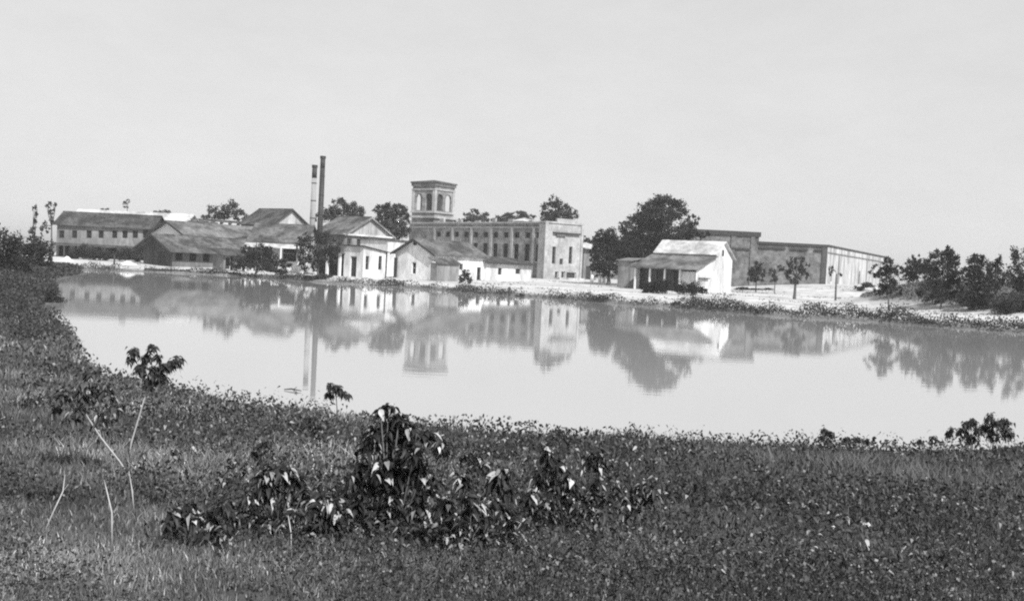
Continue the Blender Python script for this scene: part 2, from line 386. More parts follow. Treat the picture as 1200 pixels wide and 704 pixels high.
    def flat(s, zt, par=.0, roof='shingle', oh=0, th=.15):
        mb = MB(); slab(mb, [s.P(-oh, -oh, zt+th), s.P(s.la+oh, -oh, zt+th), s.P(s.la+oh, s.lb+oh, zt+th), s.P(-oh, s.lb+oh, zt+th)], th)
        return mb.build('roof', roof, s.root)
    def shed(s, z_near, z_far, face, oh=.35, roof='shingle', th=.1):
        """single slope; face a: slopes along a ; face b: slopes along b"""
        z = (lambda i, j: z_near+(z_far-z_near)*i/s.la) if face == 'a' else (lambda i, j: z_near+(z_far-z_near)*j/s.lb)
        q = [(-oh, -oh), (s.la+oh, -oh), (s.la+oh, s.lb+oh), (-oh, s.lb+oh)]
        mb = MB(); slab(mb, [s.P(i, j, z(i, j)+th+.03) for i, j in q], th); return mb.build('roof', roof, s.root)
    def band(s, z0, z1, out_, name='cornice', material='brick_trim', sides='ab'):
        mb = MB()
        if 'a' in sides: obox(mb, s.C, s.a, s.b, -out_, s.la+.0, -out_, -.003, z0, z1)
        if 'b' in sides: obox(mb, s.C, s.b, s.a, -.003 if 'a' in sides else -out_, s.lb, -out_, -.003, z0, z1)
        return mb.build(name, material, s.root)
    def box(s, name, i0, i1, j0, j1, z0, z1, material, parent=None):
        mb = MB(); obox(mb, s.C, s.a, s.b, i0, i1, j0, j1, z0, z1)
        o = mb.build(name, material, s.root)
        return o
    def posts(s, pts, w, z1, material='white_timber', name='post'):
        for (i, j) in pts:
            s.box(name, i-w/2, i+w/2, j-w/2, j+w/2, s.z0, z1, material)

A1 = (-.8, .6); B1 = (.6, .8)
AM = (-.6, .8); BM = (.8, .6)
def spread_open(L, n, w, v0, v1, r=0, first=None, step=None):
    step = step or L/n; first = first if first is not None else step/2
    return [(first+i*step-w/2, first+i*step+w/2, v0, v1, r) for i in range(n) if first+i*step+w/2 < L]

# ---- the brick mill: long shaded side, sunlit end block, belfry tower
K = Bld('brick_mill', 'long grey brick mill with tall dark windows, pale end block and flat parapet', 'mill', 634, 202, AM, BM, la_px=478, lb=8)
zt = K.zy(260.5, 0, 0); zc = zt-.9
def wcols(face_a, pxs, pw, py0, py1, B, r=0):
    res = []
    for px in pxs:
        s0 = along(B.C, face_a, px, 4); p = (B.C[0]+face_a[0]*s0, B.C[1]+face_a[1]*s0)
        res.append((s0-pw/2, s0+pw/2, zat(*p, py1), zat(*p, py0), r))
    return res
low = wcols(AM, [630, 617, 604, 591.4, 579.5], 1.55, 286, 306.5, K, .2); z0l, z1l = low[0][2], low[0][3]
step = low[1][0]-low[0][0]
low = spread_open(K.la, 11, 1.5, z0l, z1l, .2, first=(low[0][0]+low[0][1])/2, step=(low[4][0]-low[0][0])/4)
up = [(a0, a1, z1l+1.1, z1l+2.15, 0) for (a0, a1, *_r) in low]
K.walls(zt, 'brick', opa=low+up, t=.45)
K.openings('a', low+up, t=.45, bars=(1, 3), frame='dark_timber'); K.sill('a', low)
K.band(zc-.15, zc+.12, .14); K.band(zt-.2, zt+.12, .22, 'parapet_coping', 'brick_trim')
for (a0, a1, *_r) in low[::2]:
    c = a1+.75
    if c < K.la-1: K.box('pilaster', c-.35, c+.35, -.16, -.003, K.z0, zc-.16, 'brick_trim')
for k_, i0 in enumerate((3.5, 9.5, 15.2, 20.6, 27.0, 33.5)): K.box('parapet_block', i0, i0+1.1+.5*(k_ % 2), .02, .42, zt+.121, zt+.40+.25*((k_*7) % 3), 'brick_trim')
K.flat(zt-.8, roof='tin_roof_old')
# end block standing proud of the mill; its sunlit tone is put into paler brick
E_ = Bld('mill_end_block', 'pale square brick end block of the mill with slit windows, nearest corner to the pond', 'mill', 637, 199, AM, BM, la=2.0, lb_px=681)
ze = E_.zy(259.5)
def cols_b(pxs, pw, py0, py1, B, r=0): return wcols(B.b, pxs, pw, py0, py1, B, r)
wb = cols_b([648.5, 668], .8, 289, 309, E_) ; db = cols_b([653, 660.5], .85, 318, 330, E_) + cols_b([670], 2.3, 319, 330, E_)
dm = cols_b([657.5], .8, 303, 310, E_)
E_.walls(ze, 'brick_trim', opb=wb+db+dm, t=.4)
E_.openings('b', wb+dm, t=.4, bars=(0, 3), frame='board_grey'); E_.openings('b', db, t=.4, kind='door', frame='white_timber')
E_.band(ze-.22, ze+.1, .18, 'parapet_coping'); zl = E_.zy(272.5, 0, 4)
E_.box('ledge', -.5, -.003, 1.6, 8.0, zl-.25, zl, 'dark_timber'); E_.box('ledge_hood', -.35, -.003, 2.4, 4.6, zl-.7, zl-.253, 'brick_dark')
E_.box('raised_parapet', .02, .5, 2.6, 7.4, ze+.11, ze+.75, 'brick_trim'); E_.flat(ze-.3, roof='tin_roof_old')
E_.box('pilaster', -.18, -.003, -.18, .5, E_.z0, ze-.23, 'brick_trim'); E_.box('pilaster', -.18, -.003, E_.lb-.5, E_.lb, E_.z0, ze-.23, 'brick_trim')
E_.box('door_platform', -1.6, -.003, 2.5, 8.5, E_.z0, E_.g+.35, 'limewash_dull')
# belfry tower
T = Bld('belfry_tower', 'square brick belfry tower with arched see-through openings rising behind the mill parapet', 'tower', 506.5, 240, A1, B1, la_px=482.8, lb_px=531.2, z=5.0)
T.la = T.lb = (T.la+T.lb)/2
zt0 = 6.0; zb = T.zy(255); ztop = T.zy(219); zcap = T.zy(211.5)
ztw = ztop+.2
for face in 'ab':
    L = T.la; wd_ = L*.29
    ops = [(L*.27-wd_/2, L*.27+wd_/2, T.zy(246.5), T.zy(226.5), wd_/2), (L*.70-wd_/2, L*.70+wd_/2, T.zy(246.5), T.zy(226.5), wd_/2)]
mb = MB()
q = .45
n3 = lambda v: Vector((v[0], v[1], 0))
panel(mb, T.C, T.a, L, zt0, ztw, ops, q, True, n3((-T.b[0], -T.b[1])))
panel(mb, T.C, T.b, L, zt0, ztw, ops, q, True, n3((-T.a[0], -T.a[1])))
panel(mb, T.P(0, L, 0), T.a, L, zt0, ztw, ops, q, True, n3(T.b))
panel(mb, T.P(L, 0, 0), T.b, L, zt0, ztw, ops, q, True, n3(T.a))
T.root.location.z = 5.0
mb.build('wall', 'brick', T.root)
for (e, z0_, z1_) in ((.28, T.zy(249.5), T.zy(247.6)), (.5, zb-.1, T.zy(253)), (.22, T.zy(222.5), T.zy(221.2))):
    mb = MB(); obox(mb, T.C, T.a, T.b, -e, L+e, -e, -.003, z0_, z1_); obox(mb, T.C, T.a, T.b, -e, L+e, L+.003, L+e, z0_, z1_)
    obox(mb, T.C, T.a, T.b, -e, -.003, -.003, L+.003, z0_, z1_); obox(mb, T.C, T.a, T.b, L+.003, L+e, -.003, L+.003, z0_, z1_)
    mb.build('string_course', 'brick_trim', T.root)
for (i, j) in ((-.12, -.12), (L-.6, -.12), (-.12, L-.6), (L-.6, L-.6)): T.box('corner_pier', i, i+.72, j, j+.72, T.zy(249)+.02, T.zy(222.8), 'brick_trim')
mb = MB(); obox(mb, T.C, T.a, T.b, -.25, L+.25, -.25, L+.25, ztop+.2, zcap-.55); mb.build('frieze', 'brick_dark', T.root)
mb = MB(); e = .42; zz = zcap-.54
mb.hexa([T.P(-e, -e, zz), T.P(L+e, -e, zz), T.P(L+e, L+e, zz), T.P(-e, L+e, zz)] + [T.P(-e, -e, zz+.3), T.P(L+e, -e, zz+.3), T.P(L+e, L+e, zz+.3), T.P(-e, L+e, zz+.3)])
for a_, b__ in (((-e, -e), (L+e, -e)), ((L+e, -e), (L+e, L+e)), ((L+e, L+e), (-e, L+e)), ((-e, L+e), (-e, -e))): mb.face([T.P(*a_, zz+.302), T.P(*b__, zz+.302), T.P(L/2, L/2, zz+.95)])
mb.build('roof', 'shingle', T.root)
o0 = ops[0]
mb = MB(); obox(mb, T.C, T.a, T.b, o0[0]-.05, o0[1]+.05, q+.003, q+.06, o0[2]-.1, o0[3]+.1); mb.build('louvre', 'dark_timber', T.root)
mb = MB(); obox(mb, T.C, T.b, T.a, o0[0]-.05, o0[1]+.05, q+.003, q+.06, o0[2]-.1, o0[3]+.1); mb.build('louvre', 'dark_timber', T.root)
mb = MB(); obox(mb, T.C, T.a, T.b, q, L-q, q, L-q, T.zy(249), T.zy(247.2)); mb.build('floor_deck', 'dark_timber', T.root)
# roof lantern
Rl = Bld('roof_lantern', 'small pale hipped skylight house on the mill roof below the round-topped tree', 'skylight', 612, 214, AM, BM, la_px=598, lb_px=626, z=zt-.8)
Rl.z0 = zt-.7; zw = Rl.zy(259); Rl.walls(zw, 'limewash_dull'); 
mb = MB(); e = .4; L1, L2 = Rl.la, Rl.lb; zz = Rl.zy(254.3)
c4 = [(-e, -e), (L1+e, -e), (L1+e, L2+e), (-e, L2+e)]
for k in range(4): mb.face([Rl.P(*c4[k], zw), Rl.P(*c4[(k+1) % 4], zw), Rl.P(L1/2, L2/2, zz)])
mb.build('roof', 'tin_roof', Rl.root)

# ---- white gable shed in front of the mill
I_ = Bld('white_shed', 'white gable shed with dark roof and one narrow window, in front of the mill', 'shed', 508, 160, A1, B1, la_px=463, lb_px=569)
ze = I_.zy(297.5); zr = I_.zy(281, I_.la/2, 0)
w1 = wcols(A1, [485.5], .85, 307, 321, I_)
lb_ops = wcols(B1, [562], 1.0, 313, 330, I_) + wcols(B1, [541], .9, 309, 316, I_)
lb_ops = [(a, b, max(c, I_.z0+.2), min(d, ze-.25), r) for a, b, c, d, r in lb_ops]
I_.walls(ze, 'limewash', opa=w1, opb=lb_ops, split='limewash'); I_.openings('a', w1, bars=(0, 1)); I_.openings('b', lb_ops, bars=(0, 1), frame='board_grey')
I_.gable(ze, zr, 'a', .55, 'shingle_pale', 'limewash', trim='dark_timber')
I_.box('attic_vent', I_.la*.5-.3, I_.la*.5+.3, -.06, -.003, ze+1.15, ze+1.75, 'dark_timber')
I_.box('corner_board', I_.la-.5, I_.la+.1, -.14, -.003, I_.z0, ze-.8, 'board_dark')
J_ = Bld('long_low_shed', 'long low white shed with dark roof edge running below the mill windows', 'shed', 569, 169.5, A1, B1, la=4.2, lb_px=623)
zj = J_.zy(307); jo = wcols(B1, [586.5], 1.0, 314, 322, J_) + wcols(B1, [607.5], 1.3, 315, 321, J_)
jo = [(a, b, max(c, J_.z0+.2), min(d, zj-.25), r) for a, b, c, d, r in jo]
J_.walls(zj, 'limewash_dull', opb=jo, split='limewash'); J_.openings('b', jo, bars=(0, 1), frame='board_grey'); J_.shed(zj, zj+.75, 'a', .6, 'shingle'); J_.box('fascia', -.66, -.6, -.5, J_.lb+.5, zj-.22, zj+.06, 'dark_timber')  # left face takes the duller limewash, its shade put into the colour
# lean-to in front of it
I2 = Bld('lean_to', 'low grey lean-to with flat dark roof against the white gable shed', 'shed', 512, 154, A1, B1, la=1.2, lb_px=538)
z2 = I2.zy(308); I2.walls(z2, 'plaster_grey'); I2.shed(z2, z2+.5, 'a', .3, 'shingle_pale')
# ---- tall plain white block
H_ = Bld('white_block', 'plain tall whitewashed block with flat top between two white gabled buildings', 'building', 453, 172, A1, B1, la=6, lb_px=487)
z2 = H_.zy(281.5); H_.walls(z2, 'limewash'); H_.flat(z2, roof='tin_roof_old', oh=.25)
# ---- small white office
G_ = Bld('white_outbuilding', 'small white outbuilding with two windows and a dark doorway on its shaded side', 'outbuilding', 425, 158, A1, B1, la_px=403, lb_px=453)
z2 = G_.zy(289); z3 = G_.zy(296, 0, G_.lb); wz = z3-.05
wG = wcols(B1, [431, 446], .75, 300, 316, G_); wG = [(a, b, c, min(d, wz-.2), r) for a, b, c, d, r in wG]
dG = wcols(A1, [414.5], 1.3, 300, 318, G_); dG = [(a, b, G_.z0+.4, min(d, wz-.2), r) for a, b, c, d, r in dG]
G_.walls(wz, 'limewash', opa=dG, opb=wG, split='limewash'); G_.openings('a', dG, kind='door', frame='white_timber'); G_.openings('b', wG, bars=(0, 1), frame='board_grey')
mb = MB()   # upper wedge under the mono-pitch
mb.face([G_.P(0, 0, wz), G_.P(0, G_.lb, wz), G_.P(0, 0, z2)]); mb.face([G_.P(G_.la, 0, wz), G_.P(G_.la, G_.lb, wz), G_.P(G_.la, 0, z2)]); mb.face([G_.P(0, 0, wz), G_.P(G_.la, 0, wz), G_.P(G_.la, 0, z2), G_.P(0, 0, z2)])
mb.build('gable_wall', 'limewash', G_.root); G_.shed(z2, z3, 'b', .35, 'board_dark')
G_.box('downpipe', -.15, -.01, G_.lb-.2, G_.lb-.05, G_.z0, z3, 'dark_timber')
# ---- boiler house with the pediment
F_ = Bld('boiler_house', 'boiler house with a pale pediment gable beside the chimneys', 'boiler house', 402.5, 178, A1, B1, la_px=368, lb_px=458)
ze = F_.zy(274); zr = F_.zy(255.5, 0, F_.lb/2)
wF = spread_open(F_.lb, 5, 1.0, ze-2.4, ze-.7)
oF = [(F_.la*.12, F_.la*.88, F_.z0+.3, ze-2.6, 0)]
F_.walls(ze, 'plaster_grey', opa=oF, opb=wF, split='plaster_grey'); F_.openings('b', wF, bars=(1, 1), frame='board_grey'); F_.openings('a', oF, kind='door', frame='board_grey', t=1.2)
F_.gable(ze, zr, 'b', .5, 'shingle_pale', 'limewash_dull', trim='plaster_grey'); F_.band(ze-.2, ze+.06, .45, 'cornice', 'limewash', 'b')
# open porch with white posts in front
Q_ = Bld('open_porch', 'low open porch on white posts beneath the dark pond-side tree', 'porch', 398, 160, A1, B1, la_px=352, lb=4)
zp = Q_.zy(297); Q_.shed(zp, zp, 'a', .5, 'tin_roof_old'); Q_.posts([(.2, .2), (Q_.la*.33, .2), (Q_.la*.62, .2), (Q_.la-.2, .2)], .34, zp+.02)
Q_.box('back_wall', 0, Q_.la, 3.8, 4.0, Q_.z0, zp+.02, 'board_dark')
# ---- house D, sunlit gable behind
D_ = Bld('gabled_house', 'gabled house with dark roof slope and pale gable left of the chimneys', 'house', 316.5, 200, A1, B1, la_px=281, lb_px=360)
ze = D_.zy(262.5); zr = D_.zy(246, 0, D_.lb/2)
D_.walls(ze, 'plaster_grey'); D_.gable(ze, zr, 'b', .5, 'shingle', 'limewash_dull', trim='dark_timber')
# ---- E: low roofed engine shed with pale awning
E2 = Bld('engine_shed', 'low shed with broad grey roof, pale awning and dark open bays beside the pond tree', 'shed', 356, 168, (-1, .04), (.04, 1), la_px=292, lb=9)
ze = E2.zy(284.5); zr = E2.zy(265.5, 0, 4.5)
oE = [(1.2, 3.3, E2.g+1.6, ze-.5, 0), (5.0, 7.4, E2.g, ze-.5, 0)]
E2.walls(ze, 'limewash', opa=oE); E2.openings('a', oE, kind='door', t=1.0, frame='board_grey')
E2.gable(ze, zr, 'b', .5, 'shingle_pale', 'limewash_dull')
mb = MB(); slab(mb, [E2.P(-.4, -.55, ze-.35), E2.P(E2.la+.4, -.55, ze-.35), E2.P(E2.la+.4, -2.4, ze-.95), E2.P(-.4, -2.4, ze-.95)], .08); mb.build('awning', 'tin_roof', E2.root)
E2.posts([(.1, -2.3), (3.0, -2.3), (6.0, -2.3), (E2.la-.2, -2.3)], .2, ze-1.02)
# ---- B: pale gable and long monitor building
B_ = Bld('long_mill_shed', 'long low mill shed with bright white gable end behind the dark gabled shed', 'mill shed', 216.5, 181, A1, B1, la_px=176, lb_px=340)
ze = B_.zy(275.5); zr = B_.zy(259.8, B_.la/2, 0)
oB = spread_open(B_.lb, 9, 1.0, ze-2.2, ze-.6)
B_.walls(ze, 'plaster_grey', opb=oB); B_.openings('b', oB, bars=(0, 1), frame='board_grey'); B_.gable(ze, zr, 'a', .6, 'tin_roof_old', 'white_timber', trim='dark_timber')
Mo = Bld('clerestory', 'pale clerestory with small dark windows on the roofs behind the long mill shed', 'clerestory', 243, 208, A1, B1, la=5, lb_px=283)
z2 = Mo.zy(257.5); oM = spread_open(Mo.lb, 4, 1.0, z2-1.1, z2-.3)
Mo.walls(z2, 'limewash', opb=oM); Mo.openings('b', oM, bars=(0, 0), frame='white_timber'); Mo.flat(z2, roof='tin_roof_old', oh=.3)
X1 = Bld('small_gabled_shed', 'small grey shed with low gable peeping above the long mill shed roof', 'shed', 232, 200, A1, B1, la_px=212, lb_px=262)
z2 = X1.zy(266); X1.walls(z2, 'board_grey'); X1.gable(z2, X1.zy(260, X1.la/2, 0), 'a', .4, 'shingle', 'plaster_grey', trim='board_dark')
X2 = Bld('waterside_lean_to', 'low dark open lean-to between the dark gabled shed and the round shore tree', 'shed', 262, 163, A1, B1, la=2.5, lb_px=304)
z2 = X2.zy(298); ox = spread_open(X2.lb, 3, 1.5, X2.z0+.6, z2-.3); X2.walls(z2, 'board_grey', opb=ox); X2.openings('b', ox, kind='door', frame='white_timber', t=1.2); X2.shed(z2, z2+.6, 'a', .7, 'shingle')
X3 = Bld('roof_monitor', 'small dark-roofed monitor between the gabled house and the engine shed', 'shed', 296, 186, A1, B1, la=3, lb_px=330)
z2 = X3.zy(277); ox = spread_open(X3.lb, 4, .9, z2-1.6, z2-.5); X3.walls(z2, 'plaster_grey', opb=ox); X3.openings('b', ox, bars=(0, 1), frame='board_grey'); X3.shed(z2, z2+.9, 'a', .5, 'shingle_pale')
# ---- C: dark gabled shed on the waterside
C_ = Bld('dark_shed', 'long waterside shed with dark weathered gable and grey roof at far left', 'shed', 202, 170, A1, B1, la_px=168.5, lb_px=322)
ze = C_.zy(290.5); zr = C_.zy(275.5, C_.la/2, 0)
oC = [(1.6, 3.6, C_.g, C_.g+2.1, .6)]
oCb = spread_open(C_.lb, 8, 1.3, ze-1.9, ze-.45)
C_.walls(ze, 'board_dark', opa=oC, opb=oCb, split='board_grey'); C_.openings('a', oC, kind='door', frame='board_grey'); C_.openings('b', oCb, bars=(0, 0), frame='board_dark')
C_.gable(ze, zr, 'a', 1.4, 'shingle_pale', 'board_dark', trim='dark_timber')
# ---- A: two-storey galleried block, far left
G2 = Bld('gallery_block', 'long two-storey block with dark roof and shaded gallery at the far left shore', 'building', 176, 188, (-1, .03), (.03, 1), la_px=66, lb=7)
ze = G2.zy(267); zr = G2.zy(254.5, 0, 4.5)
oA = wcols((-1, .03), [170, 158, 146, 134, 118, 104, 87, 72], .9, 270, 279, G2)
lo = spread_open(G2.la, 6, 1.9, G2.z0+.5, G2.zy(291), 0)
G2.walls(ze, 'plaster_grey', opa=oA+lo, t=.4); G2.openings('a', oA, bars=(0, 1), frame='board_dark'); G2.openings('a', lo, kind='door', t=1.5, frame='board_dark')  # dark leaves set back paint the shade of the open undercroft
G2.gable(ze, zr, 'b', .6, 'shingle', 'board_grey')
mb = MB(); slab(mb, [G2.P(-.3, -.003, G2.zy(289.5)), G2.P(G2.la+.3, -.003, G2.zy(289.5)), G2.P(G2.la+.3, -2.0, G2.zy(292)), G2.P(-.3, -2.0, G2.zy(292))], .1); mb.build('gallery_roof', 'shingle', G2.root)
G2.posts([(.1+i*G2.la/7, -1.9) for i in range(8)], .22, G2.zy(292.5), 'board_dark')
A2 = Bld('rear_roof', 'pale ridged roof line just behind the gallery block', 'building', 216, 212, (-1, .03), (.03, 1), la_px=82, lb=8)
ze = A2.zy(262); A2.walls(ze, 'plaster_grey'); A2.gable(ze, A2.zy(252.5, 0, 4), 'b', .4, 'tin_roof', 'plaster_grey')
# ---- N: white barn with stepped lean-to, right of the big tree
N_ = Bld('white_barn', 'white barn with pale upper roof and lower grey porch roof, right of the big tree', 'barn', 815, 150, A1, B1, la_px=743, lb_px=857)
p1 = along(N_.C, B1, 838, 5); L = N_.la
z_e = N_.zy(315.6); z_u = N_.zy(300.8, 0, p1); z_r = N_.zy(284.2, 0, p1+(N_.lb-p1)*.42); z_b = N_.zy(304, 0, N_.lb)
mb = MB(); zb_ = N_.z0
oN = [(1.2, 2.4, z_e-1.9, z_e-.9, 0)]; oNf = [(.9, 1.8, N_.g+.9, z_e-.5, 0), (3.2, 4.2, N_.g, z_e-.4, 0), (6, 7, N_.g+.9, z_e-.5, 0)]
mid = p1+(N_.lb-p1)*.42
for i in (0, L):
    mb.face([N_.P(i, 0, zb_), N_.P(i, p1, zb_), N_.P(i, p1, z_u), N_.P(i, 0, z_e)])
    mb.face([N_.P(i, p1, zb_), N_.P(i, N_.lb, zb_), N_.P(i, N_.lb, z_b), N_.P(i, mid, z_r), N_.P(i, p1, z_u)])
mb.face([N_.P(0, p1, z_u-.5), N_.P(L, p1, z_u-.5), N_.P(L, p1, z_u+.3), N_.P(0, p1, z_u+.3)]); mb.face([N_.P(0, N_.lb, zb_), N_.P(L, N_.lb, zb_), N_.P(L, N_.lb, z_b), N_.P(0, N_.lb, z_b)])
mb.build('end_wall', 'limewash', N_.root)
N_.box('loft_vent', -.06, -.003, mid-.25, mid+.25, z_r-1.9, z_r-1.05, 'dark_timber')
N_.box('hatch_hood', -.35, -.003, .7, 3.6, z_e-1.25, z_e-1.1, 'board_dark')
mb = MB(); panel(mb, N_.P(0, 1.6, 0), N_.a, L, zb_, z_e+.3, oNf, .2, nrm=N_.na); mb.build('front_wall', 'board_dark', N_.root)  # wall coloured dark to paint the shade under the porch roof
for (a0, a1, v0, v1, r) in oNf: N_.box('door_or_shade_leaf', a0, a1, 1.75, 1.8, v0, v1, 'dark_timber')
oh = .45; th = .1
mb = MB(); slab(mb, [N_.P(-oh, p1, z_u+.1), N_.P(L+oh, p1, z_u+.1), N_.P(L+oh, -oh, z_e-.05), N_.P(-oh, -oh, z_e-.05)], th); mb.build('porch_roof', 'tin_roof_old', N_.root)
mb = MB(); zz = z_u+.32
slab(mb, [N_.P(-oh, mid, z_r+.15), N_.P(L+oh*.2, mid, z_r+.15), N_.P(L+oh*.2, p1-.35, zz), N_.P(-oh, p1-.35, zz)], th)
slab(mb, [N_.P(-oh, mid, z_r+.15), N_.P(L+oh*.2, mid, z_r+.15), N_.P(L+oh*.2, N_.lb+.4, z_b-.05), N_.P(-oh, N_.lb+.4, z_b-.05)], th)
mb.build('roof', 'tin_roof', N_.root)
N_.box('porch_end_wall', .0, 2.6, .45, .6, N_.z0, z_e-.35, 'limewash')
N_.posts([(.15+i*(L-.3)/4, .1) for i in range(1, 5)], .22, z_e-.1, 'white_timber')
# small grey shed left of barn
N2 = Bld('grey_shed', 'small grey plank shed under the big tree, left of the white barn', 'shed', 738, 163, A1, B1, la_px=724, lb=3)
z2 = N2.zy(306); N2.walls(z2, 'plaster_grey'); N2.shed(z2, z2+.4, 'b', .3, 'board_grey')
L_ = Bld('awning_shed', 'low shed with pale awning tucked between mill end block and trees', 'shed', 683, 212, A1, B1, la=2, lb_px=699)
z2 = L_.zy(290); oL = [(1.0, 3.2, L_.g, L_.g+2.8, 0)]
L_.walls(z2, 'plaster_grey', opb=oL); L_.openings('b', oL, kind='door'); L_.shed(z2, z2+.6, 'a', .9, 'tin_roof')
# ---- warehouses at right
O_ = Bld('brick_warehouse', 'long low brick warehouse with dark grey front and pale whitewashed side at right', 'warehouse', 967, 197, (-.985, -.03), (.45, .893), la_px=886, lb_px=1041)
zt = O_.zy(287.5)
oP = wcols(O_.b, [1007], 2.4, 317, 333, O_, 1.0) + wcols(O_.b, [974.5], 1.6, 313, 330, O_)
oP = [(a, b, max(c, O_.z0+.5), d, r) for a, b, c, d, r in oP]
O_.walls(zt, 'brick_dark', opb=oP, split='limewash_dull'); O_.openings('b', oP, bars=(1, 3), frame='board_grey')
O_.band(zt-.35, zt+.1, .3, 'cornice', 'dark_timber', 'a')
mb = MB(); obox(mb, O_.C, O_.b, O_.a, 0, O_.lb, -.25, -.003, zt-.1, zt+.12); mb.build('cornice', 'board_dark', O_.root)
zl = O_.zy(295.5); mb = MB(); obox(mb, O_.C, O_.b, O_.a, .4, O_.lb, -.16, -.003, zl-.12, zl+.05); mb.build('string_course', 'board_grey', O_.root)
segs = [(.9, O_.la*.18), (O_.la*.28, O_.la*.52), (O_.la*.6, O_.la*.98)]
for s0, s1 in segs: O_.box('drip_ledge', s0, s1, -.35, -.003, zl+.1, zl+.45, 'dark_timber')
for px in (981, 1014, 1030):
    s0 = along(O_.C, O_.b, px); mb = MB(); obox(mb, O_.C, O_.b, O_.a, s0-.12, s0+.12, -.2, -.003, O_.z0, zl-.13); mb.build('downpipe', 'board_grey', O_.root)
O_.box('corner_pier', -.02, .9, -.2, -.003, O_.z0, zt-.36, 'board_dark')
O_.flat(zt-.3, roof='tin_roof_old')
O2 = Bld('tall_warehouse', 'taller dark brick warehouse stepping up behind the white barn', 'warehouse', 886.5, 196.5, (-.99, -.02), (.1, .995), la_px=806, lb=20)
zt = O2.zy(272.5); O2.walls(zt, 'brick_dark'); O2.band(zt-.75, zt+.05, .3, 'cornice', 'dark_timber'); O2.flat(zt-.3, roof='tin_roof_old')
O2.box('drip_ledge', 1.5, 6.5, -.3, -.003, O2.zy(293.5), O2.zy(291.7), 'dark_timber')
for px in (857, 880): s0 = along(O2.C, O2.a, px); O2.box('pilaster', s0-.4, s0+.4, -.18, -.003, O2.z0, zt-.76, 'brick_dark')

# ---- chimneys
def chimney(name, label, px_top, py_top, px_w, Y, material, cap_mat, capfrac, base_h=0):
    p = wp(px_top, py_top, Y); g_ = gz(p.x, p.y); r1 = px_w/2*Y/F; r0 = r1*1.28
    t_ = thing(name, label, 'chimney', (p.x, p.y, g_), 'chimneys of the boiler house')
    H = p.z-g_+.4; zc_ = p.z-H*capfrac
    rr = lambda z: r0+(r1-r0)*(z-g_+.4)/H
    mb = MB(); mb.tube([(p.x, p.y, g_-.4), (p.x, p.y, zc_)], [r0, rr(zc_)], 16); mb.build('shaft', material, t_, True)
    mb = MB(); mb.tube([(p.x, p.y, zc_+.003), (p.x, p.y, p.z-.5)], [rr(zc_)*1.02, rr(p.z)*1.02], 16); mb.build('upper_shaft', cap_mat, t_, True)
    mb = MB(); mb.tube([(p.x, p.y, p.z-.497), (p.x, p.y, p.z-.35), (p.x, p.y, p.z)], [r1*1.03, r1*1.22, r1*1.22], 16); mb.build('crown_ring', cap_mat, t_, False)
    mb = MB()
    for k in range(1, 6):
        z = g_+H*k/6.2; mb.tube([(p.x, p.y, z), (p.x, p.y, z+.14)], [rr(z)*1.07]*2, 16)
    mb.build('band', cap_mat, t_)
    return t_
chimney('chimney', 'pale round brick chimney with a dark sooty top, shorter of the two', 369.0, 193.5, 5.6, 180, 'stack_brick', 'iron', .12)
chimney('chimney', 'tall dark iron smokestack, taller of the two chimneys', 378.6, 183, 5.6, 174, 'iron', 'iron', .1)

# ------------------------------------------------------------------ vegetation
def leaf_quads(centers, size, tone, flat=.0, seed=0):
    n = len(centers); r = np.random.default_rng(seed)
    a = r.normal(size=(n, 3)); a /= np.linalg.norm(a, axis=1)[:, None]
    b = np.cross(a, r.normal(size=(n, 3))); b /= np.linalg.norm(b, axis=1)[:, None]
    s = (size*r.uniform(.6, 1.4, n))[:, None] if np.isscalar(size) else size[:, None]
    a = a*s*.5; b = b*s*.35
    v = np.stack([centers-a, centers-b*.9, centers+a, centers+b*.9], 1).reshape(-1, 3)
    f = np.arange(4*n).reshape(n, 4)
    return v, f, np.repeat(tone, 4)
def crown_points(lobes, dens, seed, sh=.55):
    r = np.random.default_rng(seed); pts = []
    for (cx, cy, cz, rx, ry, rz) in lobes:
        n = max(60, int(dens*5.5*(rx*ry+ry*rz+rx*rz)))
        d = r.normal(size=(n, 3)); d /= np.linalg.norm(d, axis=1)[:, None]
        k = r.integers(0, max(10, n//40), n)          # gather into sub-clumps
        cd = r.normal(size=(max(10, n//40), 3)); cd /= np.linalg.norm(cd, axis=1)[:, None]
        rad = r.uniform(sh, 1.06, len(cd))
        base = cd[k]*rad[k][:, None]
        p = base + d*r.uniform(0, .40, n)[:, None]
        pts.append(p*np.array([rx, ry, rz]) + np.array([cx, cy, cz]))
    return np.concatenate(pts)
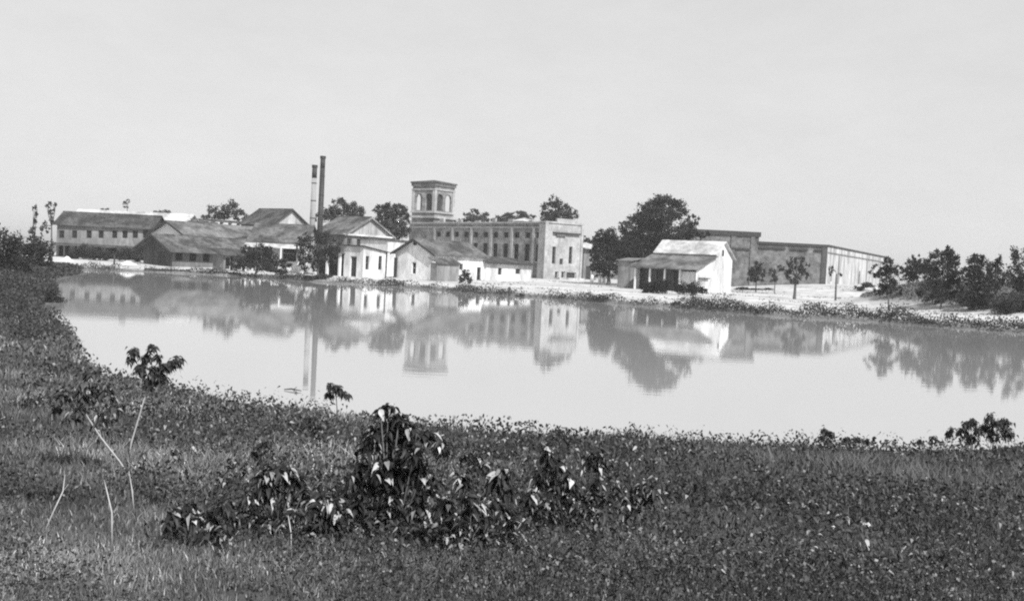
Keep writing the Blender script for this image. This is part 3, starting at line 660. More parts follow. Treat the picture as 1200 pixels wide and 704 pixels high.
def tree(label, px, base, Y, lobes_px, name='tree', cat='tree', tone=.05, dens=26, leaf=.34, group=None, seed=1, bark='bark', trunk_r=.28, depth=.9, sh=.5, crown='crown'):
    """lobes_px: list of (px,py,rx_px,ry_px) at distance Y; base = (px) column of the trunk"""
    bx = xcol(base, Y, 2.0); g_ = gz(bx, Y); root = thing(name, label, cat, (bx, Y, g_), group)
    r = random.Random(seed); L = []
    for (x, y, rx, ry) in lobes_px:
        dy = r.uniform(-1, 1)*rx*Y/F*.5; p = wp(x, y, Y+dy); L.append((p.x, p.y, p.z, rx*Y/F, rx*Y/F*depth, ry*Y/F))
    pts = crown_points(L, dens/(leaf/.34)**2, seed, sh)
    pts = pts[pts[:, 2] > ground_z(pts[:, 0], pts[:, 1])+.05]
    nz = (np.sin(pts[:, 0]*2.1+seed)+np.sin(pts[:, 1]*1.7+2)+np.sin(pts[:, 2]*2.3+seed*2))/3
    tn = tone*(1+.35*nz)*np.random.default_rng(seed).uniform(.6, 1.5, len(pts))
    v, f, t_ = leaf_quads(pts, leaf, tn, seed=seed)
    np_mesh(crown, v, f, 'tree_leaf', t_, root)
    mb = MB(); top = max(L, key=lambda l: l[2]); bot = min(l[2]-l[5] for l in L)
    z1 = max(g_+.3, min(bot+.3*(top[2]-bot), top[2]))
    mx_ = sum(l[0] for l in L)/len(L)
    fork = Vector((bx*.6+mx_*.4, Y, z1))
    mb.tube([(bx, Y, g_-.2), (bx, Y, g_+.25), Vector((bx, Y, g_)).lerp(fork, .6), fork], [trunk_r*1.35, trunk_r, trunk_r*.8, trunk_r*.65], 8)
    for l in L:
        e = Vector(l[:3]); m_ = fork.lerp(e, .5)+Vector((r.uniform(-.3, .3), r.uniform(-.3, .3), .2)); mb.tube([fork, m_, e], [trunk_r*.5, trunk_r*.33, trunk_r*.14], 6)
        for _ in range(4):
            q = e+Vector((r.uniform(-1, 1)*l[3], r.uniform(-1, 1)*l[4], r.uniform(-.3, 1)*l[5]))*.75; mb.tube([m_, m_.lerp(q, .5)+Vector((0, 0, .1)), q], [trunk_r*.25, trunk_r*.15, trunk_r*.05], 5)
    mb.build('trunk', bark, root, True)
    return root
# behind the buildings
GB = 'trees behind the mill buildings'
tree('rounded dark tree showing above roofs left of the gabled house', 262, 262, 225, [(250, 250, 9, 9), (262, 250, 8, 8), (272, 245, 10, 10), (282, 253, 8, 6), (240, 256, 5, 4)], tone=.06, group=GB, seed=3)
tree('broad dark tree behind the two chimneys', 402, 402, 215, [(385, 250, 9, 9), (398, 243, 10, 10), (412, 244, 10, 8), (423, 250, 8, 7), (405, 256, 18, 10), (376, 256, 6, 6)], tone=.055, group=GB, seed=4)
tree('dense dark tree against the left side of the belfry tower', 458, 458, 200, [(446, 246, 9, 9), (457, 243, 6, 10), (467, 247, 9, 8), (474, 254, 7, 10), (458, 260, 18, 14), (444, 266, 10, 12), (470, 270, 10, 10), (460, 280, 14, 10)], tone=.05, group=GB, seed=5)
tree('low treetop above mill parapet just right of the belfry tower', 556, 556, 262, [(547, 253, 5, 5), (556, 250, 6, 5.5), (566, 253, 6, 6), (573, 258, 4, 4), (557, 258, 15, 6), (537, 259, 6, 3)], tone=.06, group=GB, seed=6)
tree('spreading treetop behind the roof lantern', 600, 600, 265, [(586, 257, 7, 4), (596, 253, 8, 4.5), (611, 251, 9, 4), (620, 254, 7, 4), (604, 260, 20, 6)], tone=.06, group=GB, seed=7)
tree('pointed leafy tree rising behind the mill end block', 652, 652, 235, [(650, 236, 7, 8), (642, 245, 9, 8), (660, 244, 10, 9), (671, 252, 8, 6), (637, 254, 6, 6), (655, 254, 18, 9), (654, 262, 18, 8)], tone=.05, group=GB, seed=8, dens=22)
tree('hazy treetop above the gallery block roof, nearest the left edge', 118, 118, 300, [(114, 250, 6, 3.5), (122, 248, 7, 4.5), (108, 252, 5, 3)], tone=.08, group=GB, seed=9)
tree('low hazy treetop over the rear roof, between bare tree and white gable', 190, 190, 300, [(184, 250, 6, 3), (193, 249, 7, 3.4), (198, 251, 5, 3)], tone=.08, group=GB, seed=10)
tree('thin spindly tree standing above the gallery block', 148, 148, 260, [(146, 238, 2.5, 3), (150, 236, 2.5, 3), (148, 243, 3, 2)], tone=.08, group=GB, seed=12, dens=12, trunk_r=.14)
# left edge
GL = 'trees on the left shore'
tree('tall spindly tree with sparse leaning crown at the left edge', 62, 61, 140, [(57, 241, 4, 4), (62, 239, 4, 3), (60, 249, 3.5, 6), (52, 268, 6, 7), (61, 258, 3, 5)], tone=.07, group=GL, seed=13, dens=16, leaf=.28, trunk_r=.14)
tree('slender sparse tree outermost at the left edge', 40, 41, 135, [(41, 246, 3, 6), (42, 258, 3.5, 7), (40, 275, 6, 9), (37, 300, 8, 14)], tone=.07, group=GL, seed=14, dens=18, leaf=.28, trunk_r=.14)
tree('dark bushy tree at the left edge beside the gallery block', 45, 45, 118, [(42, 292, 14, 13), (55, 300, 9, 16), (38, 312, 16, 14), (52, 322, 13, 12), (20, 300, 20, 20)], tone=.04, group=GL, seed=15, dens=30, leaf=.26)
tree('dark tall thicket tree just outside left shore bend', 10, 5, 95, [(5, 290, 20, 26), (20, 320, 18, 20), (-5, 330, 25, 25), (22, 345, 16, 14)], tone=.04, group=GL, seed=16, dens=30, leaf=.22)
# big trees mid right
GM = 'trees left of the white barn'
tree('big dark spreading oak towering over the white barn', 775, 776, 178, [(778, 238, 16, 10), (762, 243, 14, 10), (793, 246, 13, 11), (750, 257, 14, 10), (772, 256, 22, 13), (812, 258, 7, 8), (805, 268, 12, 8), (738, 270, 13, 8), (765, 275, 24, 14), (795, 274, 18, 9), (748, 290, 18, 12), (778, 290, 20, 12), (731, 262, 6, 4), (738, 284, 14, 12), (752, 305, 16, 14), (768, 300, 14, 10), (728, 296, 10, 10)], name='oak_tree', tone=.042, group=GM, seed=20, dens=30, leaf=.3, trunk_r=.5)
tree('dark bushy tree left of the oak above the white posts', 713, 713, 176, [(706, 276, 8, 6), (716, 280, 12, 12), (702, 288, 9, 9), (724, 290, 14, 14), (710, 304, 14, 12), (735, 300, 14, 10), (742, 286, 12, 10), (695, 300, 5, 8), (706, 318, 9, 8), (722, 316, 11, 8), (736, 314, 9, 9), (698, 312, 7, 7), (712, 290, 14, 12)], tone=.038, group=GM, seed=21, dens=34, leaf=.28, trunk_r=.3)
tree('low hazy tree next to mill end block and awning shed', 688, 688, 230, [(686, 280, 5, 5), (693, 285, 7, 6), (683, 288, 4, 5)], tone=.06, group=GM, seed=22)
tree('low dark tree mass between barn roof and tall warehouse', 822, 820, 172, [(812, 274, 12, 5), (826, 276, 9, 4), (800, 280, 12, 6)], tone=.04, group=GM, seed=23, dens=28)
# pond-side trees by the left sheds
GP = 'trees along the mill waterfront'
tree('dark leafy tree in front of the porch posts', 372, 373, 152, [(360, 284, 12, 10), (376, 280, 13, 9), (391, 287, 11, 10), (366, 298, 15, 11), (388, 299, 12, 10), (350, 292, 8, 10), (372, 310, 10, 8), (356, 308, 9, 9)], tone=.045, group=GP, seed=24, dens=15, leaf=.25, trunk_r=.16, sh=.4)
tree('dark round bushy tree on the shore beside the awning shed', 300, 300, 154, [(300, 296, 14, 10), (284, 301, 10, 9), (315, 300, 12, 10), (302, 309, 20, 9), (325, 308, 12, 10), (282, 310, 11, 8), (336, 312, 8, 6), (288, 290, 7, 6), (312, 291, 7, 6)], tone=.045, group=GP, seed=25, dens=16, leaf=.25, trunk_r=.16, sh=.4)
# shrubs and small trees near the warehouses
GW = 'small trees in front of the warehouses'
tree('dense round small tree against the grey warehouse wall, nearest the barn', 886, 886, 170, [(887, 312, 6, 7), (881, 321, 8, 8), (891, 321, 7, 8), (886, 327, 8, 4)], tone=.05, group=GW, seed=30, dens=30, leaf=.24, trunk_r=.1, sh=.3)
tree('small loose tree at mid wall between the round one and tall one', 908, 908, 168, [(905, 318, 5, 6), (914, 314, 5, 5), (907, 326, 6, 6)], tone=.06, group=GW, seed=31, dens=18, leaf=.24, trunk_r=.08)
tree('vase-shaped tree with short dark trunk before the grey warehouse corner', 932, 931.5, 140, [(926, 308, 6, 7), (936, 306, 7, 7), (942, 312, 6, 8), (924, 320, 6, 7), (933, 321, 9, 9), (943, 322, 5, 5), (932, 331, 5, 4)], tone=.06, group=GW, seed=32, dens=17, leaf=.24, trunk_r=.2)
tree('nearly bare sapling with one dark leaf clump before the white wall', 979, 979.5, 135, [(974, 317, 3.5, 8), (985, 322, 2, 2)], tone=.05, group=GW, seed=33, dens=18, leaf=.2, trunk_r=.13)
# right knoll
GR = 'trees on the grassy knoll at right'
Yk = 112
for i, (lab, base, lobes, Y) in enumerate([
    ('first dark tree on the knoll beside the whitewashed warehouse side', 1042, [(1042, 310, 9, 8), (1036, 318, 8, 8), (1048, 320, 8, 9), (1041, 330, 12, 9), (1050, 338, 8, 8), (1032, 340, 8, 7), (1026, 319, 7, 8), (1040, 340, 7, 6)], 112),
    ('small paired treetop between first tree and tallest knoll tree', 1069, [(1068, 305, 5, 7), (1076, 304, 4, 7), (1070, 313, 12, 8), (1060, 318, 7, 6), (1074, 322, 10, 8), (1066, 326, 10, 6), (1082, 312, 8, 9)], 124),
    ('tallest broad tree on the knoll', 1103, [(1103, 298, 9, 8), (1112, 296, 6, 8), (1095, 306, 12, 10), (1112, 310, 12, 12), (1088, 314, 10, 9), (1103, 324, 18, 12), (1118, 326, 10, 12), (1106, 340, 12, 10), (1094, 332, 12, 9), (1122, 342, 8, 9), (1116, 300, 8, 8)], 114),
    ('dark domed tree right of the tallest knoll tree', 1142, [(1146, 303, 9, 8), (1140, 312, 12, 10), (1152, 316, 10, 12), (1132, 322, 9, 9), (1145, 330, 14, 12), (1148, 346, 12, 10), (1134, 340, 10, 9), (1156, 330, 9, 12)], 112),
    ('narrow dark tree near the right picture edge', 1166, [(1169, 306, 6, 9), (1164, 318, 8, 12), (1172, 326, 9, 16), (1163, 340, 8, 12)], 108),
    ('rightmost dark tree beyond the narrow one', 1196, [(1195, 304, 12, 14), (1190, 322, 14, 14), (1205, 330, 12, 16), (1195, 345, 12, 12)], 112)]):
    tree(lab, base, base, Y, lobes, tone=.045, group=GR, seed=40+i, dens=22, leaf=.2, trunk_r=.10)
# shrubs (single objects with foliage + stems)
def bush(label, lobes, Y=None, name='bush', tone=.05, dens=34, leaf=.16, group=None, seed=1):
    if Y is None: Y = hit(lobes[0][0], lobes[0][1]+lobes[0][3]*.8).y
    return tree(label, lobes[0][0], lobes[0][0], Y, lobes, name=name, cat='bush', tone=tone, dens=dens, leaf=leaf, group=group, seed=seed, trunk_r=.05, sh=.2, crown='foliage')
GS = 'bushes on the far bank'
bush('round dark bush in front of the lean-to by the white shed', [(546, 323, 6, 7), (541, 327, 5, 5), (551, 328, 4, 5)], 148, group=GS, seed=50, tone=.05)
bush('dark bush standing alone at the waterline below the knoll', [(1044, 369, 4.5, 4.5), (1042, 376, 3.5, 5)], 97.5, group=GS, seed=51, tone=.03, leaf=.12)
bush('wide dark bush in front of the barn porch, left of the pair', [(765, 337, 11, 8), (778, 335, 11, 9), (757, 340, 7, 6), (769, 331, 7, 5)], 139, group=GS, seed=52, tone=.035)
bush('wide dark bush before the barn corner, right of the pair', [(797, 337, 9, 8), (812, 338, 11, 8), (824, 340, 6, 5)], 138, group=GS, seed=53, tone=.035)
bush('low dark hedge mound at the foot of the gallery block, left end', [(98, 296, 12, 9), (84, 301, 8, 9), (112, 297, 10, 9), (124, 299, 8, 8)], 180, group=GS, seed=54, tone=.045, leaf=.22)
bush('low dark hedge mound before the gallery block, beside the dark shed', [(150, 298, 11, 8), (162, 300, 8, 8), (140, 300, 8, 7)], 180, group=GS, seed=55, tone=.05, leaf=.22)
bush('dark shrub on the bank at the foot of the porch tree', [(376, 324, 12, 3.5), (362, 325, 8, 2.6)], 146, group=GS, seed=56, tone=.05)
bush('dark shrub on the shore below the awning shed', [(330, 318, 9, 3.5), (318, 316, 7, 4)], 150, group=GS, seed=57, tone=.05)
bush('low dark mound at the waterline below the mill end block', [(612, 346, 5, 2.6), (606, 347, 4, 2)], 122, group=GS, seed=58, tone=.05)
bush('dark bush trailing from the knoll edge toward the bare sapling', [(1008, 338, 7, 3.5), (1018, 334, 9, 3), (1002, 343, 5, 3)], None, group=GS, seed=59, tone=.04)
bush('low dark hedge before the grey warehouse wall', [(870, 338, 8, 2.2), (884, 339.5, 9, 2.4), (900, 340.5, 10, 2.6), (914, 342, 8, 2)], None, group=GS, seed=60, tone=.045)
bush('dark overgrown bush at the left bend of the pond', [(50, 352, 22, 16), (66, 362, 8, 10), (30, 370, 20, 16)], 62, group=GS, seed=61, tone=.045, leaf=.12)
bush('dark waterside bush lower on the left shore', [(40, 395, 26, 16), (66, 398, 10, 12), (20, 410, 25, 18)], 42, group=GS, seed=62, tone=.045, leaf=.09)
bush('dark bush at the far left end of the opposite shore', [(60, 320, 12, 9), (45, 330, 14, 10), (70, 326, 7, 6)], 118, group=GS, seed=63, tone=.045, leaf=.18)

bush('wide grey-dark thicket under the tallest knoll tree', [(1096, 346, 14, 9), (1115, 350, 12, 10), (1080, 342, 8, 6)], 118, group=GS, seed=64, tone=.07, leaf=.18)
bush('wide dark thicket under the domed knoll tree', [(1140, 352, 14, 12), (1158, 356, 12, 12), (1128, 350, 8, 8)], 110, group=GS, seed=65, tone=.06, leaf=.18)
bush('dark thicket at the far right under the rightmost trees', [(1180, 358, 16, 14), (1200, 360, 16, 14)], 106, group=GS, seed=66, tone=.055, leaf=.18)
# white posts beside the mill end block
for i, (px, h) in enumerate(((693.6, 1.25), (703, 1.3), (707.8, 1.2), (714, .9))):
    Y = 192; x = xcol(px, Y, 1.5); g_ = gz(x, Y)
    mb = MB(); mb.tube([(x, Y, g_-.2), (x, Y, g_+h*.8), (x, Y, g_+h*.95), (x, Y, g_+h)], [.30, .28, .2, .08], 10)
    o = mb.build('white_post', 'white_timber', None, True)
    tag(o, ['thick white post nearest the mill end block', 'white post, left one of a close pair under the bushy tree', 'white post, right one of a close pair under the bushy tree', 'shortest white post, nearest the grey plank shed'][i], 'post', 'white posts between mill and trees')
# mooring stakes in the shallows
for i, (px, py0, py1, Y, lab) in enumerate(((597, 336, 349, 121, 'dark mooring stake standing in the water before the white shed'), (569, 338, 347, 126, 'short dark stake at the waterline left of the mooring stake'), (134, 298, 316, 166, 'dark upright post at the landing before the gallery block'), (213, 338, 343, 128, 'stubby dark snag in the far water'))):
    p = wp(px, py0, Y); q_ = Vector((p.x, p.y, gz(p.x, p.y)-.3)); mb = MB(); mb.tube([q_, q_.lerp(p, .5)+Vector((.04, 0, 0)), p], [.16, .14, .11], 8)
    tag(mb.build('wooden_stake', 'dark_timber', None, True), lab, 'stake', 'stakes in the far shallows')
# timber revetments of the left shore
def revet(label, x0, x1, py, Y0):
    a = Vector((*hit0(x0, py[0]), 0)); b = Vector((*hit0(x1, py[1]), 0)); t_ = thing('timber_revetment', label, 'revetment', a, 'timber revetments on the left shore')
    n = int((b-a).length/1.1)
    mb = MB(); u = (b-a).normalized()
    for k in range(2): mb.tube([a+Vector((0, .1, .12+.25*k)), b+Vector((0, .1, .12+.25*k))], [.11, .11], 8)
    mb.build('rail_log', 'dark_timber', t_)
    for k in range(n+1):
        p = a.lerp(b, k/n); mb = MB(); mb.tube([p+Vector((0, -.1, -.5)), p+Vector((0, -.1, .5+.1*random.random()))], [.1, .09], 6); mb.build('stake', 'dark_timber', t_)
revet('dark log revetment at the waterline in front of the dark gabled shed', 170, 222, (318.2, 320.4), 160)
revet('dark log revetment at the waterline left of the round shore tree', 250, 282, (321.6, 323.6), 150)
# sand heaps
for i, (x0, x1, py, h, lab) in enumerate(((138, 166, 313.5, .6, 'bright sand heap by the dark gabled shed'), (72, 90, 312.5, .7, 'small bright sand heap at the far left landing'))):
    a = wp(x0, py, 170); b = wp(x1, py, 170); cx = (a.x+b.x)/2; rx = (b.x-a.x)/2; r_ = np.random.default_rng(i); vs = []; fs = []
    NA, NR = 28, 8
    for j in range(NR+1):
        for k in range(NA):
            q = j/NR; an = 2*math.pi*k/NA; x = cx+rx*q*math.cos(an)*1.1; y = 169+rx*.7*q*math.sin(an)
            vs.append((x, y, gz(x, y)-.05+h*(math.cos(q*math.pi)*.5+.5)*(1+.12*math.sin(an*3+i))))
    for j in range(NR):
        for k in range(NA): fs.append((j*NA+k, j*NA+(k+1) % NA, (j+1)*NA+(k+1) % NA, (j+1)*NA+k))
    tag(np_mesh('sand_heap', np.array(vs), np.array(fs), 'ground', np.full(len(vs), .72), smooth=True), lab, 'sand heap', 'sand heaps at the left landing')
# drifting twig on the water
mb = MB(); a = Vector((*hit0(333, 457), .02)); b = Vector((*hit0(353, 459), .03)); mb.tube([a, a.lerp(b, .4)+Vector((0, .05, .02)), b], [.012, .02, .01], 6); mb.tube([a.lerp(b, .5), a.lerp(b, .7)+Vector((0, .1, .08))], [.012, .006], 5)
tag(mb.build('drifting_branch', 'dark_timber'), 'dark little branch floating on the pond near the near shore', 'branch')

# ------------------------------------------------------------------ far bank weeds (ground cover)
def strip_points(poly, n, spread, seed, inset=0):
    r = np.random.default_rng(seed); A = np.array(poly); seg = np.linalg.norm(np.diff(A, axis=0), axis=1); cum = np.concatenate([[0], np.cumsum(seg)])
    t = r.uniform(0, cum[-1], n); i = np.clip(np.searchsorted(cum, t)-1, 0, len(seg)-1); f = (t-cum[i])/seg[i]
    p = A[i]+(A[i+1]-A[i])*f[:, None]; d = r.normal(size=(n, 2))*spread; d[:, 1] = np.abs(d[:, 1])*1.0 + inset
    return p+d, t
p, t_ = strip_points(far, 52000, .8, 5)
dist = np.hypot(p[:, 0], p[:, 1])
cl = (np.sin(t_*.9)+np.sin(t_*.37+1)+np.sin(t_*2.3+2))/3
dn = np.where(p[:, 0] > 16, .98, np.where(p[:, 0] > 8, .40, .28)) + .9*cl
keep = rng.random(len(p)) < dn
p = p[keep]; cl = cl[keep]
p[:, 1] += rng.uniform(0, 1, len(p))**1.5*np.where(p[:, 0] > 18, 4.0, 1.4)
gg = ground_z(p[:, 0], p[:, 1]); hh = np.clip(.5+.6*cl+.3*np.sin(p[:, 0]*1.9), .12, 1.3)*np.where(p[:, 0] > 16, 1.25, .75)
pt = np.stack([p[:, 0], p[:, 1], np.maximum(gg, -.02)+rng.uniform(0, 1, len(p))*hh], 1)
v, f, tt = leaf_quads(pt, .17, .055*rng.uniform(.5, 1.6, len(pt)), seed=6)
o = np_mesh('bank_weeds', v, f, 'tree_leaf', tt); o['kind'] = 'stuff'; tag(o, 'dark weedy growth lining the far waterline', 'weeds')
n = 26000; x = rng.uniform(-60, 60, n); y = rng.uniform(98, 190, n); d = seg_dist(np.stack([x, y], 1), POND)
k_ = (d > 1.5) & (wob(x*.21+2, y*.17)+.6*wob(x*.8, y*.7)+rng.normal(size=n)*.15 > .78) ; x = x[k_]; y = y[k_]
v, f, tt = leaf_quads(np.stack([x, y, ground_z(x, y)+rng.uniform(0, .16, len(x))], 1), .2, .10*rng.uniform(.5, 1.6, len(x)), seed=66)
o = np_mesh('yard_weeds', v, f, 'tree_leaf', tt); o['kind'] = 'stuff'; tag(o, 'patchy low weeds on the pale mill yard', 'weeds')
# knoll grass
n = 60000; x = rng.uniform(36, 100, n); y = rng.uniform(95, 150, n); k_ = knoll(x, y) > .25; x = x[k_]; y = y[k_]
gg = ground_z(x, y); pt = np.stack([x, y, gg+rng.uniform(0, .35, len(x))], 1)
v, f, tt = leaf_quads(pt, .26, .13*rng.uniform(.5, 1.5, len(pt)), seed=7)
o = np_mesh('knoll_grass', v, f, 'tree_leaf', tt); o['kind'] = 'stuff'; tag(o, 'rough grey grass covering the knoll under the right trees', 'grass')

# ------------------------------------------------------------------ near bank grass
def blades(pos, h, wdt, tone, seed):
    n = len(pos); r = np.random.default_rng(seed); an = r.uniform(0, 2*np.pi, n); u = np.stack([np.cos(an), np.sin(an), np.zeros(n)], 1)*wdt[:, None]*.5
    le = r.uniform(0, 2*np.pi, n); lean = np.stack([np.cos(le), np.sin(le), np.zeros(n)], 1)*(h*r.uniform(.05, .75, n))[:, None]; up = np.zeros((n, 3)); up[:, 2] = h
    m_ = pos+up*.6+lean*.35; t_ = pos+up*.98+lean
    v = np.stack([pos-u, pos+u, m_+u*.8, m_-u*.8, t_+u*.12, t_-u*.12], 1).reshape(-1, 3)
    b = np.arange(n)[:, None]*6
    f = np.concatenate([b+np.array([0, 1, 2, 3]), b+np.array([3, 2, 4, 5])], 0)
    return v, f, np.repeat(tone, 6)
def near_points(n, seed, y0=3.6, y1=52, pw=1.25):
    r = np.random.default_rng(seed); q = r.random(n); y = (y0**(1-pw)+q*(y1**(1-pw)-y0**(1-pw)))**(1/(1-pw)); x = r.uniform(-.56, .54, n)*(y+.6)
    P_ = np.stack([x, y], 1); d = seg_dist(P_, POND)+.22*wob(x*1.1, y*1.1)*.9
    k = d > .02; return x[k], y[k], d[k]
x, y, d = near_points(420000, 21)
patch = wob(x*.55+3, y*.55)+.6*wob(x*1.7, y*1.7+4)
big = wob(x*.23+1.3, y*.31); bare = (wob(x*.9+5, y*.8+2)+.5*wob(x*2.6, y*2.2) < -.85) & (rng.random(len(x)) < .8); x, y, d, patch, big = [q_[~bare] for q_ in (x, y, d, patch, big)]; h = (.09+.12*rng.random(len(x))**2)*(1+.5*patch)*(1+.35*big)*np.clip(.6+.02*y, .7, 1.3); h = np.clip(h, .04, .42)*(1-.3*sm((9.5-y)/2))
wdt = np.clip(.0011*y, .004, .05)*rng.uniform(.6, 1.5, len(x))
tn = np.clip(.17*(1+.5*patch)*(1+.45*big), .035, .42)*rng.choice([.45, .8, 1.0, 1.3, 2.6], len(x), p=[.22, .3, .28, .14, .06])
# dry pale grass in the lower left corner
dry = sm((-x-1.2)/2.5)*sm((11-y)/5); tn = tn*(1+.6*dry)*(1.15-.35*sm((x+y*.05+2)/5)); tn = np.where(x > 1.5, np.minimum(tn, .17), tn)
v, f, tt = blades(np.stack([x, y, ground_z(x, y)-.01], 1), h, wdt, tn, 22)
o = np_mesh('bank_grass', v, f, 'grass_blade', tt); o['kind'] = 'stuff'; tag(o, 'rough unmown grass covering the near bank', 'grass')
# low broad-leaved ground cover
x, y, d = near_points(150000, 31)
patch = wob(x*.8+1, y*.8+2)+.7*wob(x*2.3, y*2.3)
k_ = patch+rng.normal(size=len(x))*.4 > -.1; x = x[k_]; y = y[k_]; patch = patch[k_]
pt = np.stack([x, y, ground_z(x, y)+rng.uniform(.02, .26, len(x))*(1+.3*patch)], 1)
sz = np.clip(.0035*y, .018, .12)*rng.uniform(.7, 1.5, len(x))
v, f, tt = leaf_quads(pt, sz, .085*rng.choice([.35, .9, 1.4, 3.0], len(pt), p=[.38, .32, .23, .07])*(1+.35*wob(pt[:, 0]*.4+2, pt[:, 1]*.5)), seed=32)
o = np_mesh('ground_cover', v, f, 'tree_leaf', tt); o['kind'] = 'stuff'; tag(o, 'small-leaved weeds tangled through the near bank grass', 'weeds')

# --- leafy weed tufts
# ------------------------------------------------------------------ foreground saplings and shrubs with broad drooping leaves
SEG = 5
def broad_leaves(base, dirv, size, tone, seed, width=.55, droop=.9):
    n = len(base); r = np.random.default_rng(seed)
    dirv = dirv/np.linalg.norm(dirv, axis=1)[:, None]; up = np.array([0, 0, 1.0]); side = np.cross(dirv, up); side /= (np.linalg.norm(side, axis=1)[:, None]+1e-6)
    tw = r.normal(size=n)*.6; nrm = np.cross(side, dirv); side = side*np.cos(tw)[:, None]+nrm*np.sin(tw)[:, None]; nrm = np.cross(side, dirv)
    V = []; wprof = [0.06, .75, 1.0, .8, .42, .02]
    dr = (droop*r.uniform(.5, 1.4, n))
    for i in range(SEG+1):
        s_ = i/SEG; mid = base+dirv*(size*s_)[:, None]; mid = mid-np.array([0, 0, 1.0])*(size*dr*s_*s_*.8)[:, None]
        w_ = (size*width*.5*wprof[i])[:, None]; V += [mid-side*w_+nrm*w_*.35, mid, mid+side*w_+nrm*w_*.35]
    V = np.stack(V, 1).reshape(-1, 3); fs = []
    for i in range(SEG): fs += [[3*i, 3*i+1, 3*i+4, 3*i+3], [3*i+1, 3*i+2, 3*i+5, 3*i+4]]
    f = (np.arange(n)[:, None, None]*(3*(SEG+1))+np.array(fs)[None]).reshape(-1, 4)
    return V, f, np.repeat(tone, 3*(SEG+1))
def shrub(label, base_px, clumps, name='shrub', cat='shrub', leaf=.085, n_per=26, pale=.10, tone=.035, stem='bark', stem_r=.009, group=None, seed=1, foot=None, stems=None):
    """base_px: where the stem meets the ground; clumps: (px,py,r_px) leaf clusters at about the depth of the base"""
    r = random.Random(seed); rn = np.random.default_rng(seed)
    g0 = hit(*base_px); Y = g0.y; root = thing(name, label, cat, g0, group); mb = MB(); bases = []; dirs = []
    for (px, py, rp) in clumps:
        rad = rp*Y/F*(1.22 if g0.y < 16 else 1); c = wp(px, py, Y+r.uniform(-.5, .5)*rad*1.6)
        gc = gz(c.x, c.y)
        b0 = g0 if stems is None else Vector((c.x+r.uniform(-.1, .1), c.y, gc))
        mid = b0.lerp(c, .5)+Vector((r.uniform(-.05, .05), r.uniform(-.05, .05), .03))
        mb.tube([b0-Vector((0, 0, .03)), mid, c], [stem_r, stem_r*.8, stem_r*.5], 6)
        nn = max(14, int(n_per*4.5*(rad/.09)**2)); nt_ = max(3, nn//6)
        for _ in range(nt_):
            o_ = Vector((r.gauss(0, 1), r.gauss(0, 1), r.gauss(0, 1))).normalized()*rad*r.uniform(.25, .85); e = c+o_
            mb.tube([c-Vector((0, 0, rad*.3)), c+o_*.5, e], [stem_r*.4, stem_r*.3, stem_r*.2], 4)
            for k in range(6):
                an = r.uniform(0, 2*math.pi); bases.append(tuple(e-o_*r.uniform(0, .9)+Vector((r.gauss(0, .2), r.gauss(0, .2), r.gauss(0, .2)))*rad)); dirs.append((math.cos(an), math.sin(an), r.uniform(-.6, .5)))
    mb.build('stem', stem, root, True)
    bases = np.array(bases); dirs = np.array(dirs); n = len(bases); sz = leaf*rn.uniform(.55, 1.25, n)
    tn = tone*rn.uniform(.6, 1.5, n); tn = np.where(rn.random(n) < pale*1.5, rn.uniform(.2, .6, n), tn)  # pale leaves: light undersides, plus highlights put into the leaf colour
    v, f, t_ = broad_leaves(bases, dirs, sz, tn, seed)
    kz = ground_z(v[:, 0], v[:, 1])+.01; v[:, 2] = np.maximum(v[:, 2], kz)
    np_mesh('foliage', v, f, 'weed_leaf', t_, root, True)
    return root
x, y, d = near_points(5200, 77, pw=1.15)
patch = wob(x*.5+7, y*.5+1); k_ = patch+rng.normal(size=len(x))*.2 > .32-.6*np.exp(-((x-1)/4)**2-((y-11)/5)**2); x = x[k_]; y = y[k_]
c = np.repeat(np.arange(len(x)), 16); n = len(c); rad = np.clip(.05+.004*y, 0, .16)[c]; yy = y[c]
off = rng.normal(size=(n, 3))*np.stack([rad, rad, rad*.8], 1); hh_ = rng.uniform(.08, .24, len(x))[c]
bs = np.stack([x[c]+off[:, 0], y[c]+off[:, 1], ground_z(x, y)[c]+hh_+off[:, 2]], 1); an = rng.uniform(0, 2*np.pi, n)
tn_ = np.where(rng.random(n) < .07, .26, .055)*rng.uniform(.5, 1.5, n)
v, f, tt = broad_leaves(bs, np.stack([np.cos(an), np.sin(an), rng.uniform(-.4, .6, n)], 1), np.clip(.03+.002*yy, .03, .08)*rng.uniform(.6, 1.3, n), tn_, 78)
v[:, 2] = np.maximum(v[:, 2], ground_z(v[:, 0], v[:, 1])+.01)
o = np_mesh('weed_tufts', v, f, 'weed_leaf', tt, smooth=True); o['kind'] = 'stuff'; tag(o, 'leafy weeds scattered through the near bank grass', 'weeds')
# taller leafy thicket around the shrubs
rq = np.random.default_rng(91); cc_ = []
for px_, py_, sx, sy, n_ in ((470, 600, 70, 30, 34), (310, 590, 55, 28, 22), (580, 600, 40, 30, 18), (680, 585, 50, 30, 22), (110, 490, 45, 25, 16), (60, 460, 30, 18, 8), (560, 530, 120, 12, 22), (860, 525, 150, 8, 20), (760, 590, 60, 30, 8), (230, 560, 60, 40, 10), (930, 590, 140, 40, 12), (300, 490, 120, 8, 14)):
    for _ in range(n_):
        cc_.append(hit(float(np.clip(rq.normal(px_, sx), -5, 1205)), float(np.clip(rq.normal(py_, sy), 478+.05*px_, 700))))
cc_ = np.array([tuple(q_) for q_ in cc_]); cc_ = cc_[(seg_dist(cc_[:, :2], POND) > .2)]
m_ = 34; c = np.repeat(np.arange(len(cc_)), m_); n = len(c); rr_ = rq.uniform(.05, .14, len(cc_))[c]; th = rq.uniform(.12, .42, len(cc_))[c]
off = rq.normal(size=(n, 3))*np.stack([rr_, rr_, rr_*.7], 1)
